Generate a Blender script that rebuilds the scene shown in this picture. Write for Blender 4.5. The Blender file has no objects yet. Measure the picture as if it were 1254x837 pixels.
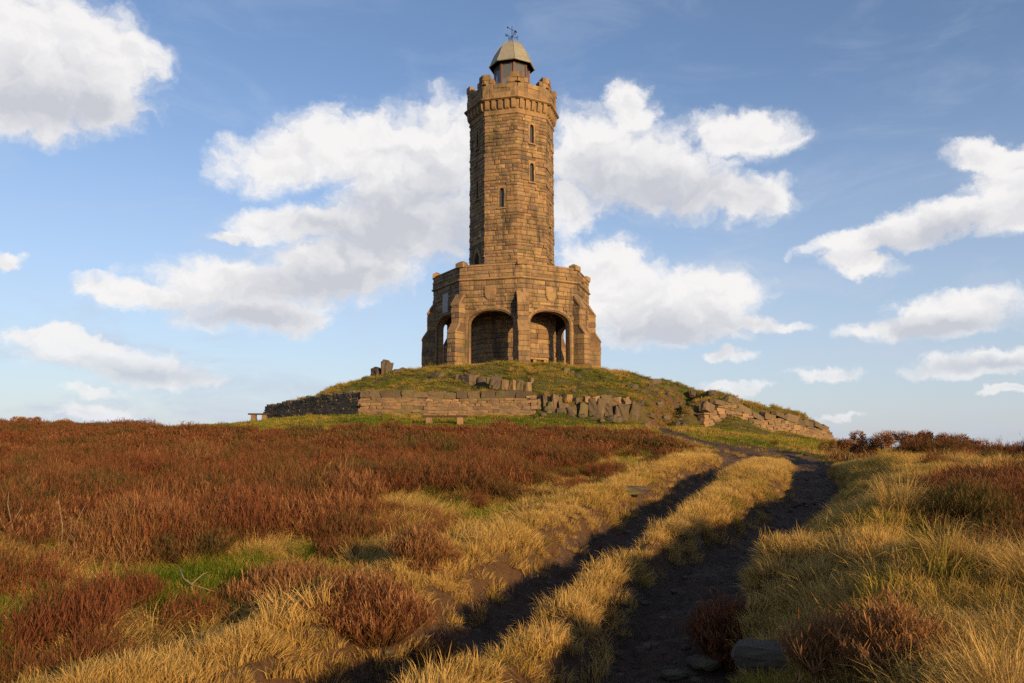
import bpy, math, random
import numpy as np
from mathutils import Vector, Matrix, Euler

random.seed(7)
rng = np.random.default_rng(7)
R = math.radians
SC = bpy.context.scene
COL = SC.collection

# ------------------------------------------------------------------ camera
EYE = 1.7
PITCH = R(6.85)
FPX = 970.0
cam = bpy.data.cameras.new('camera')
cam.sensor_width = 36.0
cam.lens = FPX / 1254.0 * 36.0
cam.clip_start = 0.05
cam.clip_end = 20000
cam_o = bpy.data.objects.new('camera', cam)
COL.objects.link(cam_o)
cam_o.location = (0, 0, EYE)
cam_o.rotation_euler = (R(90) + PITCH, 0, 0)
SC.camera = cam_o

# ------------------------------------------------------------------ light
SUN_AZ = R(34)      # to the right of straight-behind-the-camera
SUN_EL = R(12.0)
SUN_DIR = Vector((math.sin(SUN_AZ) * math.cos(SUN_EL), -math.cos(SUN_AZ) * math.cos(SUN_EL), math.sin(SUN_EL)))
sun = bpy.data.lights.new('sun', 'SUN')
sun.energy = 5.0
sun.angle = R(0.5)
sun.color = (1.0, 0.66, 0.31)
sun_o = bpy.data.objects.new('sun', sun)
COL.objects.link(sun_o)
sun_o.rotation_euler = (-SUN_DIR).to_track_quat('-Z', 'Y').to_euler()
sun_o.location = SUN_DIR * 100

SC.view_settings.view_transform = 'Standard'
SC.view_settings.look = 'None'
SC.view_settings.exposure = 0.55
SC.view_settings.gamma = 1.0
SC.view_settings.use_curve_mapping = False
SC.cycles.max_bounces = 6
SC.cycles.diffuse_bounces = 3
SC.cycles.transmission_bounces = 4
SC.cycles.transparent_max_bounces = 8
SC.cycles.use_denoising = False
SC.cycles.use_adaptive_sampling = True
SC.cycles.adaptive_threshold = 0.01


# pixel helpers: a pixel gives a direction, the ground gives the distance
def ray(px, py):
    x = (px - 627.0) / FPX
    y = (418.5 - py) / FPX
    c, s = math.cos(PITCH), math.sin(PITCH)
    return np.array([x, c - y * s, s + y * c])


def at(px, py, Y):
    d = ray(px, py)
    k = Y / d[1]
    return d[0] * k, Y, EYE + d[2] * k


def project(X, Y, Z):
    c, s = math.cos(PITCH), math.sin(PITCH)
    dz = Z - EYE
    dep = np.maximum(Y * c + dz * s, 0.05)
    up = -Y * s + dz * c
    return 627.0 + FPX * X / dep, 418.5 - FPX * up / dep


# ------------------------------------------------------------------ node helper
class NT:
    def __init__(self, tree):
        self.t = tree
        self.L = tree.links

    def n(self, typ, **kw):
        nd = self.t.nodes.new(typ)
        for k, v in kw.items():
            if k == 'ins':
                for a, b in v.items():
                    self.set(nd, a, b)
            else:
                setattr(nd, k, v)
        return nd

    def set(self, nd, key, val):
        s = nd.inputs[key]
        if isinstance(val, bpy.types.NodeSocket):
            self.L.new(val, s)
        else:
            s.default_value = val

    def math(self, op, a, b=None, c=None, clamp=False):
        nd = self.n('ShaderNodeMath', operation=op, use_clamp=clamp)
        self.set(nd, 0, a)
        if b is not None:
            self.set(nd, 1, b)
        if c is not None:
            self.set(nd, 2, c)
        return nd.outputs[0]

    def vmath(self, op, a, b=None):
        nd = self.n('ShaderNodeVectorMath', operation=op)
        self.set(nd, 0, a)
        if b is not None:
            self.set(nd, 1, b)
        return nd.outputs[0]

    def mix(self, f, a, b, blend='MIX'):
        nd = self.n('ShaderNodeMix', data_type='RGBA', blend_type=blend, clamp_factor=True)
        self.set(nd, 0, f)
        self.set(nd, 6, a)
        self.set(nd, 7, b)
        return nd.outputs[2]

    def noise(self, vec, scale, detail=4, rough=0.55, dist=0.0):
        nd = self.n('ShaderNodeTexNoise')
        if vec is not None:
            self.set(nd, 'Vector', vec)
        nd.inputs['Scale'].default_value = scale
        nd.inputs['Detail'].default_value = detail
        nd.inputs['Roughness'].default_value = rough
        nd.inputs['Distortion'].default_value = dist
        return nd.outputs[0]

    def smooth(self, v, a, b, lo=0.0, hi=1.0):
        nd = self.n('ShaderNodeMapRange', interpolation_type='SMOOTHSTEP')
        self.set(nd, 0, v)
        nd.inputs[1].default_value = a
        nd.inputs[2].default_value = b
        nd.inputs[3].default_value = lo
        nd.inputs[4].default_value = hi
        return nd.outputs[0]

    def ramp(self, f, stops):
        nd = self.n('ShaderNodeValToRGB')
        cr = nd.color_ramp
        while len(cr.elements) < len(stops):
            cr.elements.new(0.5)
        for e, (p, c) in zip(cr.elements, stops):
            e.position = p
            e.color = (*c, 1)
        self.set(nd, 0, f)
        return nd.outputs[0]


def C4(c):
    return (c[0], c[1], c[2], 1.0)


# ------------------------------------------------------------------ world: sky and clouds
def build_world():
    w = bpy.data.worlds.new('World')
    SC.world = w
    w.use_nodes = True
    w.node_tree.nodes.clear()
    t = NT(w.node_tree)
    out = t.n('ShaderNodeOutputWorld')
    bg = t.n('ShaderNodeBackground')
    bg.inputs[1].default_value = 0.095
    t.L.new(bg.outputs[0], out.inputs[0])
    sky = t.n('ShaderNodeTexSky', sky_type='NISHITA')
    sky.sun_disc = False
    sky.sun_elevation = SUN_EL
    sky.sun_rotation = math.pi - SUN_AZ
    sky.altitude = 370
    sky.air_density = 1.0
    sky.dust_density = 0.6
    sky.ozone_density = 2.2
    gen = t.n('ShaderNodeTexCoord').outputs['Generated']
    sep = t.n('ShaderNodeSeparateXYZ')
    t.L.new(gen, sep.inputs[0])
    dx, dy, dz = sep.outputs
    az = t.math('ARCTAN2', dx, dy)
    el = t.math('ARCSINE', dz)
    comb = t.n('ShaderNodeCombineXYZ')
    t.L.new(az, comb.inputs[0])
    t.L.new(el, comb.inputs[1])
    P = comb.outputs[0]
    # ragged cloud outline: warp the position by two noises
    n1 = t.n('ShaderNodeTexNoise')
    t.set(n1, 'Vector', P)
    n1.inputs['Scale'].default_value = 13
    n1.inputs['Detail'].default_value = 8
    n1.inputs['Roughness'].default_value = 0.64
    warp = t.vmath('SUBTRACT', n1.outputs[1], (0.5, 0.5, 0.5))
    wsc = t.vmath('MULTIPLY', warp, (0.10, 0.07, 0.0))
    Pw = t.vmath('ADD', P, wsc)

    def blobset(lst, coord):
        acc = None
        for (cx, cy, rx, ry, rot) in lst:
            d = ray(cx, cy)
            a0 = math.atan2(d[0], d[1])
            e0 = math.asin(d[2] / np.linalg.norm(d))
            k = 1.0 / FPX * math.cos(a0) ** 2
            m = t.n('ShaderNodeMapping', vector_type='TEXTURE')
            t.set(m, 'Vector', coord)
            m.inputs['Location'].default_value = (a0, e0, 0)
            m.inputs['Rotation'].default_value = (0, 0, R(rot))
            m.inputs['Scale'].default_value = (rx * k * 1.56, ry / FPX * 1.48 * math.cos(a0), 1)
            g = t.n('ShaderNodeTexGradient', gradient_type='SPHERICAL')
            t.L.new(m.outputs[0], g.inputs[0])
            acc = g.outputs[1] if acc is None else t.math('MAXIMUM', acc, g.outputs[1])
        return acc

    blobs = [(40, 60, 150, 75, 0), (120, 75, 85, 45, 0), (20, 125, 115, 40, 0), (125, 128, 60, 32, 0), (0, 20, 120, 40, 0),
             (355, 195, 78, 34, 8), (450, 185, 85, 45, 0), (540, 195, 80, 62, 0), (500, 265, 105, 62, 20), (390, 278, 80, 24, 0),
             (420, 325, 115, 42, 12), (290, 345, 105, 30, 0), (170, 362, 75, 20, 0), (315, 385, 80, 22, 0), (290, 287, 34, 8, 0),
             (735, 195, 70, 55, 0), (772, 135, 34, 32, 20), (805, 205, 85, 48, -8), (880, 240, 85, 30, -8), (910, 165, 62, 26, -8), (700, 250, 35, 42, 0),
             (745, 325, 55, 32, -15), (770, 375, 60, 38, 0), (865, 365, 62, 36, 0), (815, 400, 95, 24, 0), (925, 395, 50, 10, 0),
             (1215, 195, 60, 20, -10), (1235, 240, 70, 36, 0), (1150, 270, 95, 22, 8), (1060, 292, 72, 15, 8), (1055, 318, 45, 14, -15),
             (1165, 380, 72, 24, 0), (1130, 400, 85, 14, 0), (1215, 436, 95, 14, 5), (1240, 475, 28, 6, 0), (1018, 461, 45, 9, 0),
             (60, 422, 62, 14, 0), (140, 445, 105, 22, -5), (200, 463, 70, 11, 0), (120, 506, 48, 9, 0), (115, 482, 45, 6, 0),
             (5, 318, 26, 11, 0), (888, 440, 28, 7, 0), (898, 477, 42, 6, 0), (1028, 513, 26, 5, 0)]
    field = blobset(blobs, Pw)
    # the same kind of clouds go on outside the frame
    n2 = t.noise(t.vmath('MULTIPLY', Pw, (1.0, 1.6, 1.0)), 4.3, 3, 0.5)
    gen_f = t.smooth(n2, 0.53, 0.80, 0.0, 0.9)
    aa = t.math('ABSOLUTE', az)
    oa = t.smooth(aa, 0.60, 0.72)
    oe = t.smooth(el, 0.52, 0.64)
    outm = t.math('MAXIMUM', oa, oe)
    field = t.math('MAXIMUM', field, t.math('MULTIPLY', gen_f, outm))
    n3 = t.noise(t.vmath('MULTIPLY', Pw, (1.0, 1.4, 1.0)), 17, 10, 0.60, 0.1)
    dens = t.math('ADD', field, t.math('MULTIPLY', t.math('MULTIPLY', t.math('SUBTRACT', n3, 0.5), 1.15), t.smooth(field, 0.0, 0.10)))
    cov = t.math('ADD', t.math('MULTIPLY', t.smooth(dens, 0.10, 0.52), 0.66), t.math('MULTIPLY', t.smooth(dens, 0.0, 0.62), 0.34))
    cov = t.math('MULTIPLY', cov, t.smooth(el, 0.0, 0.16, 0.6, 1.0))
    # thin veils and the milky air low down
    n4 = t.noise(t.vmath('MULTIPLY', P, (1.0, 3.2, 1.0)), 5.0, 7, 0.62, 0.6)
    veil = t.smooth(n4, 0.44, 0.78, 0.0, 0.42)
    low = t.smooth(el, -0.02, 0.46, 0.66, 0.06)
    veil = t.math('ADD', t.math('MULTIPLY', veil, t.smooth(el, 0.0, 0.45, 1.0, 0.5)), low, clamp=True)
    # grey bases
    greys = [(60, 130, 150, 45, 0), (480, 275, 130, 60, 20), (400, 345, 120, 32, 10), (310, 388, 100, 22, 0),
             (790, 235, 130, 40, -8), (815, 408, 130, 26, 0), (1150, 286, 120, 18, 8), (1160, 400, 95, 14, 0), (1215, 443, 95, 10, 0), (180, 458, 120, 14, 0), (560, 290, 60, 70, 0)]
    Ph = t.vmath('ADD', P, t.vmath('MULTIPLY', warp, (0.05, 0.035, 0.0)))
    gf = blobset(greys, Ph)
    n5 = t.noise(t.vmath('ADD', t.vmath('MULTIPLY', Pw, (1.0, 1.4, 1.0)), (0.010, 0.018, 0.0)), 17, 7, 0.55, 0.1)
    relief = t.math('MULTIPLY', t.math('SUBTRACT', n5, n3), 1.7)
    gout = t.math('MULTIPLY', t.smooth(n2, 0.66, 0.85), outm)
    shade = t.math('ADD', t.math('MULTIPLY', t.math('MAXIMUM', gf, gout), 1.1), relief)
    shade = t.math('ADD', shade, t.math('MULTIPLY', t.smooth(dens, 0.45, 1.0), 0.15), clamp=True)
    ccol = t.mix(shade, (6.8, 6.65, 6.55, 1), (4.25, 4.35, 4.75, 1))
    base = t.mix(1.0, sky.outputs[0], (1.10, 1.11, 1.23, 1), 'MULTIPLY')
    c = t.mix(veil, base, (4.0, 4.5, 5.45, 1))
    c = t.mix(t.math('MULTIPLY', cov, 0.97), c, ccol)
    t.L.new(c, bg.inputs[0])


build_world()


# ------------------------------------------------------------------ numpy noise
def _hash(ix, iy, seed):
    h = (ix.astype(np.int64) * 374761393 + iy.astype(np.int64) * 668265263 + seed * 1442695041) & 0xffffffff
    h = ((h ^ (h >> 13)) * 1274126177) & 0xffffffff
    return ((h ^ (h >> 16)) & 0xffff) / 65535.0


def vnoise(x, y, seed=0):
    ix, iy = np.floor(x), np.floor(y)
    fx, fy = x - ix, y - iy
    fx, fy = fx * fx * (3 - 2 * fx), fy * fy * (3 - 2 * fy)
    a, b = _hash(ix, iy, seed), _hash(ix + 1, iy, seed)
    c, d = _hash(ix, iy + 1, seed), _hash(ix + 1, iy + 1, seed)
    return (a * (1 - fx) + b * fx) * (1 - fy) + (c * (1 - fx) + d * fx) * fy


def fbm(x, y, scale, octv=4, seed=0, gain=0.5):
    x, y = np.asarray(x, float) * scale, np.asarray(y, float) * scale
    s, a, tot = 0, 1.0, 0
    for o in range(octv):
        s = s + a * (vnoise(x + 17.3 * o, y - 9.1 * o, seed + o * 13) - 0.5)
        tot += a
        a *= gain
        x, y = x * 2.03, y * 2.03
    return s / tot * 2      # about -1..1


def sstep(a, b, x):
    t = np.clip((x - a) / (b - a), 0, 1)
    return t * t * (3 - 2 * t)


# ------------------------------------------------------------------ terrain height
TX, TY, TZ = 0.0, 60.0, 6.75      # tower axis and floor level

ctrl = []
for (px, py, Y, veg) in [(-120, 516, 48, .55), (0, 514, 50, .55), (120, 519, 52, .5), (250, 522, 54, .4), (318, 521, 58, .0), (332, 519, 57.5, 0),
                         (445, 509, 44, 0), (545, 511, 43.2, 0), (655, 509, 43.3, 0), (720, 520, 41.5, 0), (790, 521, 42.5, 0),
                         (850, 525, 45, 0), (930, 533, 50, 0), (1005, 540, 57, 0), (870, 545, 31, 0),
                         (1010, 556, 27, .4), (1100, 558, 25, .5), (1200, 560, 24, .5), (1300, 562, 23, .5)]:
    x, y, z = at(px, py, Y)
    ctrl.append((x, y, z - veg))
for (x, y, z) in [(-3, 0, 0), (3, 0, 0), (-8, 2, 0.05), (8, 2, 0.1), (0, 6, .16), (-6, 8, .2), (6, 8, .35), (0, -10, -.4), (-20, -10, -.5), (20, -10, -.2),
                  (-15, 15, .5), (15, 12, .5), (1, 14, .62), (30, 10, .3), (-30, 15, .3), (22, 36, .45), (33, 45, -.5), (40, 25, .2), (16, 33, .8), (-45, 45, 1.6),
                  (0, 80, 2.2), (20, 75, 1.2), (-20, 80, 2.2), (-40, 65, 2.0), (45, 65, -1.0), (0, 26, 1.28), (-10, 30, 1.42), (-20, 34, 1.6), (13, 21, .86)]:
    ctrl.append((x, y, z))
CT = np.array(ctrl)


def _tps_k(r2):
    return r2 * np.log(r2 + 1e-9) * 0.5


_n = len(CT)
_A = np.zeros((_n + 3, _n + 3))
_d2 = ((CT[:, None, :2] - CT[None, :, :2]) ** 2).sum(-1)
_A[:_n, :_n] = _tps_k(_d2) + np.eye(_n) * 1.0
_A[:_n, _n] = 1
_A[:_n, _n + 1:] = CT[:, :2]
_A[_n, :_n] = 1
_A[_n + 1:, :_n] = CT[:, :2].T
_W = np.linalg.solve(_A, np.concatenate([CT[:, 2], np.zeros(3)]))


def tps(X, Y):
    out = _W[_n] + _W[_n + 1] * X + _W[_n + 2] * Y
    for i in range(_n):
        out = out + _W[i] * _tps_k((X - CT[i, 0]) ** 2 + (Y - CT[i, 1]) ** 2)
    return out


ENC = np.array([(-17.7, 57.5), (-8.3, 44.0), (1.3, 43.3), (7.1, 43.0), (10.3, 46.0), (22.6, 57.0), (20.0, 72.0), (5.0, 80.0), (-14.5, 75.0)])
_cen = ENC.mean(0)


def enc_dist(X, Y):
    """signed distance to the enclosure outline (positive inside) and the index of the nearest side"""
    best = np.full(np.shape(X), 1e9)
    idx = np.zeros(np.shape(X), int)
    inside = np.ones(np.shape(X), bool)
    for i in range(len(ENC)):
        a, b = ENC[i], ENC[(i + 1) % len(ENC)]
        e = b - a
        L2 = (e ** 2).sum()
        tt = np.clip(((X - a[0]) * e[0] + (Y - a[1]) * e[1]) / L2, 0, 1)
        d = np.hypot(X - a[0] - tt * e[0], Y - a[1] - tt * e[1])
        cr = e[0] * (Y - a[1]) - e[1] * (X - a[0])
        inside &= cr > 0
        m = d < best
        best = np.where(m, d, best)
        idx = np.where(m, i, idx)
    return np.where(inside, best, -best), idx


def ground_from_px(lst, lower=None):
    out = []
    Ys = np.arange(3.0, 60, 0.05)
    for q_, (px, py) in enumerate(lst):
        d = ray(px, py)
        k = Ys / d[1]
        Hs = tps(d[0] * k, Ys) - (.35 * (1 - sstep(20, 30, Ys)) if lower is None else lower[q_])
        b_ = np.nonzero(EYE + d[2] * k < Hs)[0]
        q = b_[0] if len(b_) else len(Ys) - 1
        out.append((d[0] * k[q], Ys[q]))
    return out


PX_L = [(475, 905), (560, 835), (595, 806), (650, 757), (702, 720), (765, 676), (815, 638), (858, 610), (892, 582), (906, 564), (900, 553)]
PX_R = [(785, 905), (818, 837), (845, 770), (882, 718), (928, 684), (985, 640), (1000, 603), (988, 577), (965, 561), (935, 551)]
BACK_L, BACK_R = [(-6.6, -6), (-4.5, -1.5), (-2.6, 2.0)], [(-4.6, -6), (-2.6, -1.5), (-.8, 2.0)]
FAR_L, FAR_R = [(7.6, 33), (7.6, 38), (8.0, 43), (9.2, 47), (10.8, 51), (12.0, 55)], [(7.7, 33), (7.6, 38)]
RUT_L = np.array(BACK_L + ground_from_px(PX_L) + FAR_L, float)
RUT_R = np.array(BACK_R + ground_from_px(PX_R) + FAR_R, float)


def densify(P, n=8):
    out = []
    for i in range(len(P) - 1):
        p0, p1, p2, p3 = P[max(i - 1, 0)], P[i], P[i + 1], P[min(i + 2, len(P) - 1)]
        for k in range(n):
            t = k / n
            out.append(0.5 * ((2 * p1) + (-p0 + p2) * t + (2 * p0 - 5 * p1 + 4 * p2 - p3) * t * t + (-p0 + 3 * p1 - 3 * p2 + p3) * t ** 3))
    out.append(P[-1])
    return np.array(out)


RLd, RRd = densify(RUT_L, 3), densify(RUT_R, 3)


def line_dist(X, Y, P):
    best = np.full(np.shape(X), 1e9)
    sgn = np.ones(np.shape(X))
    for i in range(len(P) - 1):
        a, e = P[i], P[i + 1] - P[i]
        tt = np.clip(((X - a[0]) * e[0] + (Y - a[1]) * e[1]) / (e ** 2).sum(), 0, 1)
        d = np.hypot(X - a[0] - tt * e[0], Y - a[1] - tt * e[1])
        m = d < best
        best = np.where(m, d, best)
        sgn = np.where(m, np.sign((X - a[0]) * e[1] - (Y - a[1]) * e[0]), sgn)
    return best, sgn      # sgn > 0: to the right of the line


def rut_info(X, Y):
    wob = fbm(X, Y, 1.1, 3, 5) * 0.16 + fbm(X, Y, 4.0, 2, 9) * 0.05
    dl, sl = line_dist(X, Y, RLd)
    dr, sr = line_dist(X, Y, RRd)
    return dl + wob, sl, dr + wob, sr


MOUNDS = []      # (x, y, radius, height) hummocks


def height(X, Y, full=True):
    X = np.asarray(X, float)
    Y = np.asarray(Y, float)
    z = tps(X, Y)
    rho = np.hypot(X, Y - 35)
    # beyond the brow the hill falls away to the lowlands
    over = np.maximum(rho - 42, 0)
    ctrlz = 2.0
    fall = np.where(over < 60, 0.0016 * over ** 2, 0.0016 * 3600 + (over - 60) * 0.192)
    blend = sstep(55, 95, rho)
    z = z * (1 - blend) + ctrlz * blend
    z = np.maximum(z - fall, -70 + 6 * fbm(X, Y, 0.002, 3, 3))
    # enclosure mound
    d, idx = enc_dist(X, Y)
    r = np.hypot(X - TX, Y - TY)
    zo = np.maximum(z, 1.0)
    u = np.clip(d, 0, None) / (np.clip(d, 0, None) + np.maximum(r - 7.6, 0.001))
    top = TZ - 0.36
    ret = 0.85
    prof = ret + (top - zo - ret) * (u ** 0.85)
    wallish = (idx == 0) | (idx == 1) | (idx == 4)
    step = np.where(wallish & (idx < 4), sstep(-0.02, 0.3, d), np.where(wallish, sstep(-.25, .9, d), sstep(-1.3, 1.3, d)))
    bumps = (fbm(X, Y, 0.40, 4, 21) * 0.58 + fbm(X, Y, 1.3, 3, 23) * .24) * np.clip(d / 2, 0, 1) * sstep(6.8, 8.6, r)
    z = z + np.where(d > -1.35, step * (prof + bumps), 0)
    # gully where the path climbs through the gap
    G = np.array([(7.6, 41.5), (8.7, 45), (10.3, 49), (12.0, 53), (12.5, 57)])
    dg, _ = line_dist(X, Y, G)
    z = z - 1.25 * np.exp(-(dg / 0.75) ** 2) * sstep(-2.0, 1.5, d)
    # ridge beside the gully (eroded bank, rubble heap)
    hx, hy = 13.2, 48.5
    z = z + 1.0 * np.exp(-(((X - hx) / 2.0) ** 2 + ((Y - hy) / 1.5) ** 2)) + .5 * np.exp(-(((X - 17) / 2.2) ** 2 + ((Y - 53) / 1.8) ** 2))
    if not full:
        return z
    # broad unevenness of the moor
    z = z + fbm(X, Y, 0.16, 3, 31) * 0.16 * sstep(-2, 2, -d) * np.exp(-rho / 90)
    z = z + fbm(X, Y, 0.9, 3, 41) * 0.07 * np.exp(-np.hypot(X, Y) / 60)
    # track
    dl, sl, dr, sr = rut_info(X, Y)
    nearc = np.exp(-(np.hypot(X, Y) / 22) ** 2)
    hum = 1 - np.abs(fbm(X, Y, 1.9, 2, 43))
    z = z + (hum - .75) * 0.20 * nearc * sstep(.55, .95, np.minimum(dl, dr)) + fbm(X, Y, 5.5, 2, 47) * .035 * nearc
    near = 1 - sstep(20, 30, Y)
    depth = 0.07 + 0.36 * near
    cut = 0.34 + 0.14 * near
    rl = 1 - sstep(cut - .02, cut + 0.20, dl)
    rr = 1 - sstep(cut + 0.06, cut + 0.28, dr)
    rut = np.maximum(rl, rr)
    # shoulders
    right = np.where(sr > 0, dr, -dr)
    leftd = np.where(sl < 0, dl, -dl)
    bank = 0.36 * sstep(0.75, 1.8, right) * (1 - sstep(16, 26, Y)) * sstep(-8, 2, Y + 4)
    z = z + bank * (1 - sstep(3.5, 8, right) * 0.9)
    ridge = 0.16 * np.exp(-((leftd - 0.95) / 0.5) ** 2) - 0.14 * np.exp(-((leftd - 2.3) / 0.8) ** 2)
    z = z + ridge * near
    mid = np.exp(-((np.minimum(dl, dr) - 0.95) / 0.45) ** 2) * ((right < 0) & (leftd < 0))
    z = z + 0.07 * mid * near
    lump = 1 - np.abs(fbm(X, Y, .75, 2, 87)) * 1.4
    z = z + (lump - .6) * .30 * sstep(1.2, 2.4, right) * nearc + (lump - .6) * .16 * sstep(1.5, 2.6, leftd) * nearc
    for (mx, my, mr, mh) in MOUNDS:
        z = z + mh * np.exp(-(((X - mx) ** 2 + (Y - my) ** 2) / mr ** 2))
    z = z - depth * rut
    # lumpy floor of the ruts
    z = z + rut * (fbm(X, Y, 2.2, 4, 51) * 0.09 + np.abs(fbm(X * 0.7, Y * 1.7, 3.5, 3, 57)) * 0.10 + sstep(.05, .12, fbm(X * .8, Y * 1.5, 2.6, 2, 59)) * .035)
    return z


for _it in range(3):
    for (pxl, nb, rut_) in ((PX_L, 3, RUT_L), (PX_R, 3, RUT_R)):
        q = rut_[nb:nb + len(pxl)]
        low_ = tps(q[:, 0], q[:, 1]) - height(q[:, 0], q[:, 1])
        rut_[nb:nb + len(pxl)] = ground_from_px(pxl, np.clip(low_, 0, .7))
    RLd, RRd = densify(RUT_L, 3), densify(RUT_R, 3)


def h1(x, y):
    return float(height(np.array([x]), np.array([y]))[0])


def hit(px, py, y0=3.0, y1=75.0):
    Ys = np.concatenate([np.arange(y0, 30, 0.05), np.arange(30, y1, 0.1)])
    d = ray(px, py)
    k = Ys / d[1]
    X = d[0] * k
    Z = EYE + d[2] * k
    H = height(X, Ys)
    below = np.nonzero(Z < H)[0]
    i = below[0] if len(below) else len(Ys) - 1
    return float(X[i]), float(Ys[i]), float(H[i])


for (px, py, mr, mh) in [(948, 745, 0.75, 0.5), (1090, 655, .8, 0.2), (1190, 775, 0.7, 0.16), (1215, 640, 1.0, 0.14), (1150, 705, 0.6, .16), (1130, 610, .7, .15)]:
    x, y, z = hit(px, py)
    MOUNDS.append((x, y, mr, mh))


# ------------------------------------------------------------------ materials
def new_mat(name):
    m = bpy.data.materials.new(name)
    m.use_nodes = True
    m.node_tree.nodes.clear()
    t = NT(m.node_tree)
    out = t.n('ShaderNodeOutputMaterial')
    bs = t.n('ShaderNodeBsdfPrincipled')
    bs.inputs['Specular IOR Level'].default_value = 0.2
    t.L.new(bs.outputs[0], out.inputs[0])
    return m, t, bs, out


def bump(t, bs, h, strength=0.5, dist=0.02):
    b = t.n('ShaderNodeBump')
    b.inputs['Strength'].default_value = strength
    b.inputs['Distance'].default_value = dist
    t.L.new(h, b.inputs['Height'])
    t.L.new(b.outputs[0], bs.inputs['Normal'])


def stone_mat(name, cols, dark=(0.052, 0.043, 0.034), moss=0.0, stain=0.55, bscale=9.0, bdist=0.03):
    m, t, bs, out = new_mat(name)
    pos = t.n('ShaderNodeNewGeometry').outputs['Position']
    at_ = t.n('ShaderNodeAttribute', attribute_name='rnd')
    oi = t.n('ShaderNodeObjectInfo')
    rnd = t.math('FRACT', t.math('ADD', at_.outputs['Fac'], oi.outputs['Random']))
    col = t.ramp(rnd, [(i / (len(cols) - 1), c) for i, c in enumerate(cols)])
    n1 = t.noise(pos, 5.0, 6, 0.65)
    col = t.mix(t.smooth(n1, 0.35, 0.75), col, t.mix(1.0, col, (1.35, 1.28, 1.15, 1), 'MULTIPLY'))
    # weather stains: run downwards
    st = t.noise(t.vmath('MULTIPLY', pos, (1.0, 1.0, 0.35)), 0.9, 7, 0.68)
    col = t.mix(t.math('MULTIPLY', t.smooth(st, 0.47, 0.70), stain), col, C4(dark))
    sp = t.noise(pos, 22.0, 3, 0.7)
    col = t.mix(t.math('MULTIPLY', t.smooth(sp, 0.56, 0.72), 0.45), col, C4(dark))
    st2 = t.noise(t.vmath('MULTIPLY', pos, (1.3, 1.3, 0.18)), 1.6, 6, 0.7)
    col = t.mix(t.math('MULTIPLY', t.smooth(st2, 0.54, 0.70), stain * .75), col, C4([dark[0] * 1.15, dark[1] * 1.15, dark[2] * 1.2]))
    if moss > 0:
        ms = t.noise(pos, 1.6, 5, 0.6)
        col = t.mix(t.math('MULTIPLY', t.smooth(ms, 0.5, 0.68), moss), col, (0.12, 0.115, 0.035, 1))
    t.L.new(col, bs.inputs['Base Color'])
    bs.inputs['Roughness'].default_value = 0.92
    nb = t.noise(pos, bscale, 7, 0.7)
    bump(t, bs, nb, 0.9, bdist)
    return m


def plain_mat(name, col, rough=0.7, metal=0.0, var=0.25, scale=6.0, bd=0.004):
    m, t, bs, out = new_mat(name)
    pos = t.n('ShaderNodeNewGeometry').outputs['Position']
    n = t.noise(pos, scale, 5, 0.65)
    c = t.mix(t.smooth(n, 0.3, 0.75), C4([x * (1 - var) for x in col]), C4([min(1, x * (1 + var)) for x in col]))
    t.L.new(c, bs.inputs['Base Color'])
    bs.inputs['Roughness'].default_value = rough
    bs.inputs['Metallic'].default_value = metal
    bump(t, bs, n, 0.5, bd)
    return m


M = {}
M['stone'] = stone_mat('tower_sandstone', [(.15, .092, .056), (.235, .155, .082), (.18, .125, .085), (.285, .195, .10), (.125, .09, .066), (.215, .135, .07), (.26, .175, .09)], moss=0.45, stain=0.88, bscale=7, bdist=.06)
M['mortar'] = stone_mat('mortar', [(.10, .07, .048), (.12, .085, .058)], stain=0.6)
M['dressed'] = stone_mat('dressed_sandstone', [(.22, .145, .078), (.265, .175, .092), (.195, .13, .075), (.24, .15, .075)], moss=0.35, stain=0.75, bscale=9, bdist=0.03)
M['wallstone'] = stone_mat('drystone', [(.15, .10, .06), (.21, .135, .075), (.13, .095, .066), (.24, .155, .085), (.09, .068, .05)], moss=0.55, stain=0.55, bscale=11)
M['cope'] = stone_mat('coping_gritstone', [(.085, .066, .044), (.12, .09, .058), (.065, .053, .04), (.14, .10, .064)], moss=0.65, stain=0.45, bscale=11)
M['rock'] = stone_mat('gritstone_rock', [(.062, .05, .04), (.082, .064, .05), (.10, .078, .056)], moss=0.5, stain=0.4, bscale=7)
M['lead'] = plain_mat('dome_cladding', (.27, .26, .205), 0.5, 0.25, 0.12, 3.0, 0.003)
M['frame'] = plain_mat('brown_frame', (.14, .075, .045), 0.55, 0, 0.2)
M['soffit'] = plain_mat('dark_soffit', (.05, .04, .035), 0.8)
M['iron'] = plain_mat('black_iron', (.02, .022, .022), 0.5, 0.6)
M['wood'] = plain_mat('weathered_wood', (.13, .075, .045), 0.8, 0, 0.35, 12, 0.006)
M['bench'] = plain_mat('dark_bench_wood', (.055, .032, .022), 0.8, 0, 0.35, 12, 0.006)
M['pane_dark'] = plain_mat('window_glass', (.05, .055, .065), 0.15)
M['branch'] = plain_mat('dead_wood', (.22, .165, .105), 0.85, 0, 0.3, 30, 0.003)


def glass_mat():
    m, t, bs, out = new_mat('lantern_glass')
    bs.inputs['Base Color'].default_value = (.16, .17, .19, 1)
    bs.inputs['Roughness'].default_value = 0.08
    bs.inputs['Specular IOR Level'].default_value = 0.6
    tr = t.n('ShaderNodeBsdfTransparent')
    tr.inputs[0].default_value = (.8, .85, .9, 1)
    mx = t.n('ShaderNodeMixShader')
    mx.inputs[0].default_value = 0.45
    t.L.new(bs.outputs[0], mx.inputs[1])
    t.L.new(tr.outputs[0], mx.inputs[2])
    t.L.new(mx.outputs[0], out.inputs[0])
    return m


M['glass'] = glass_mat()


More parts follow.
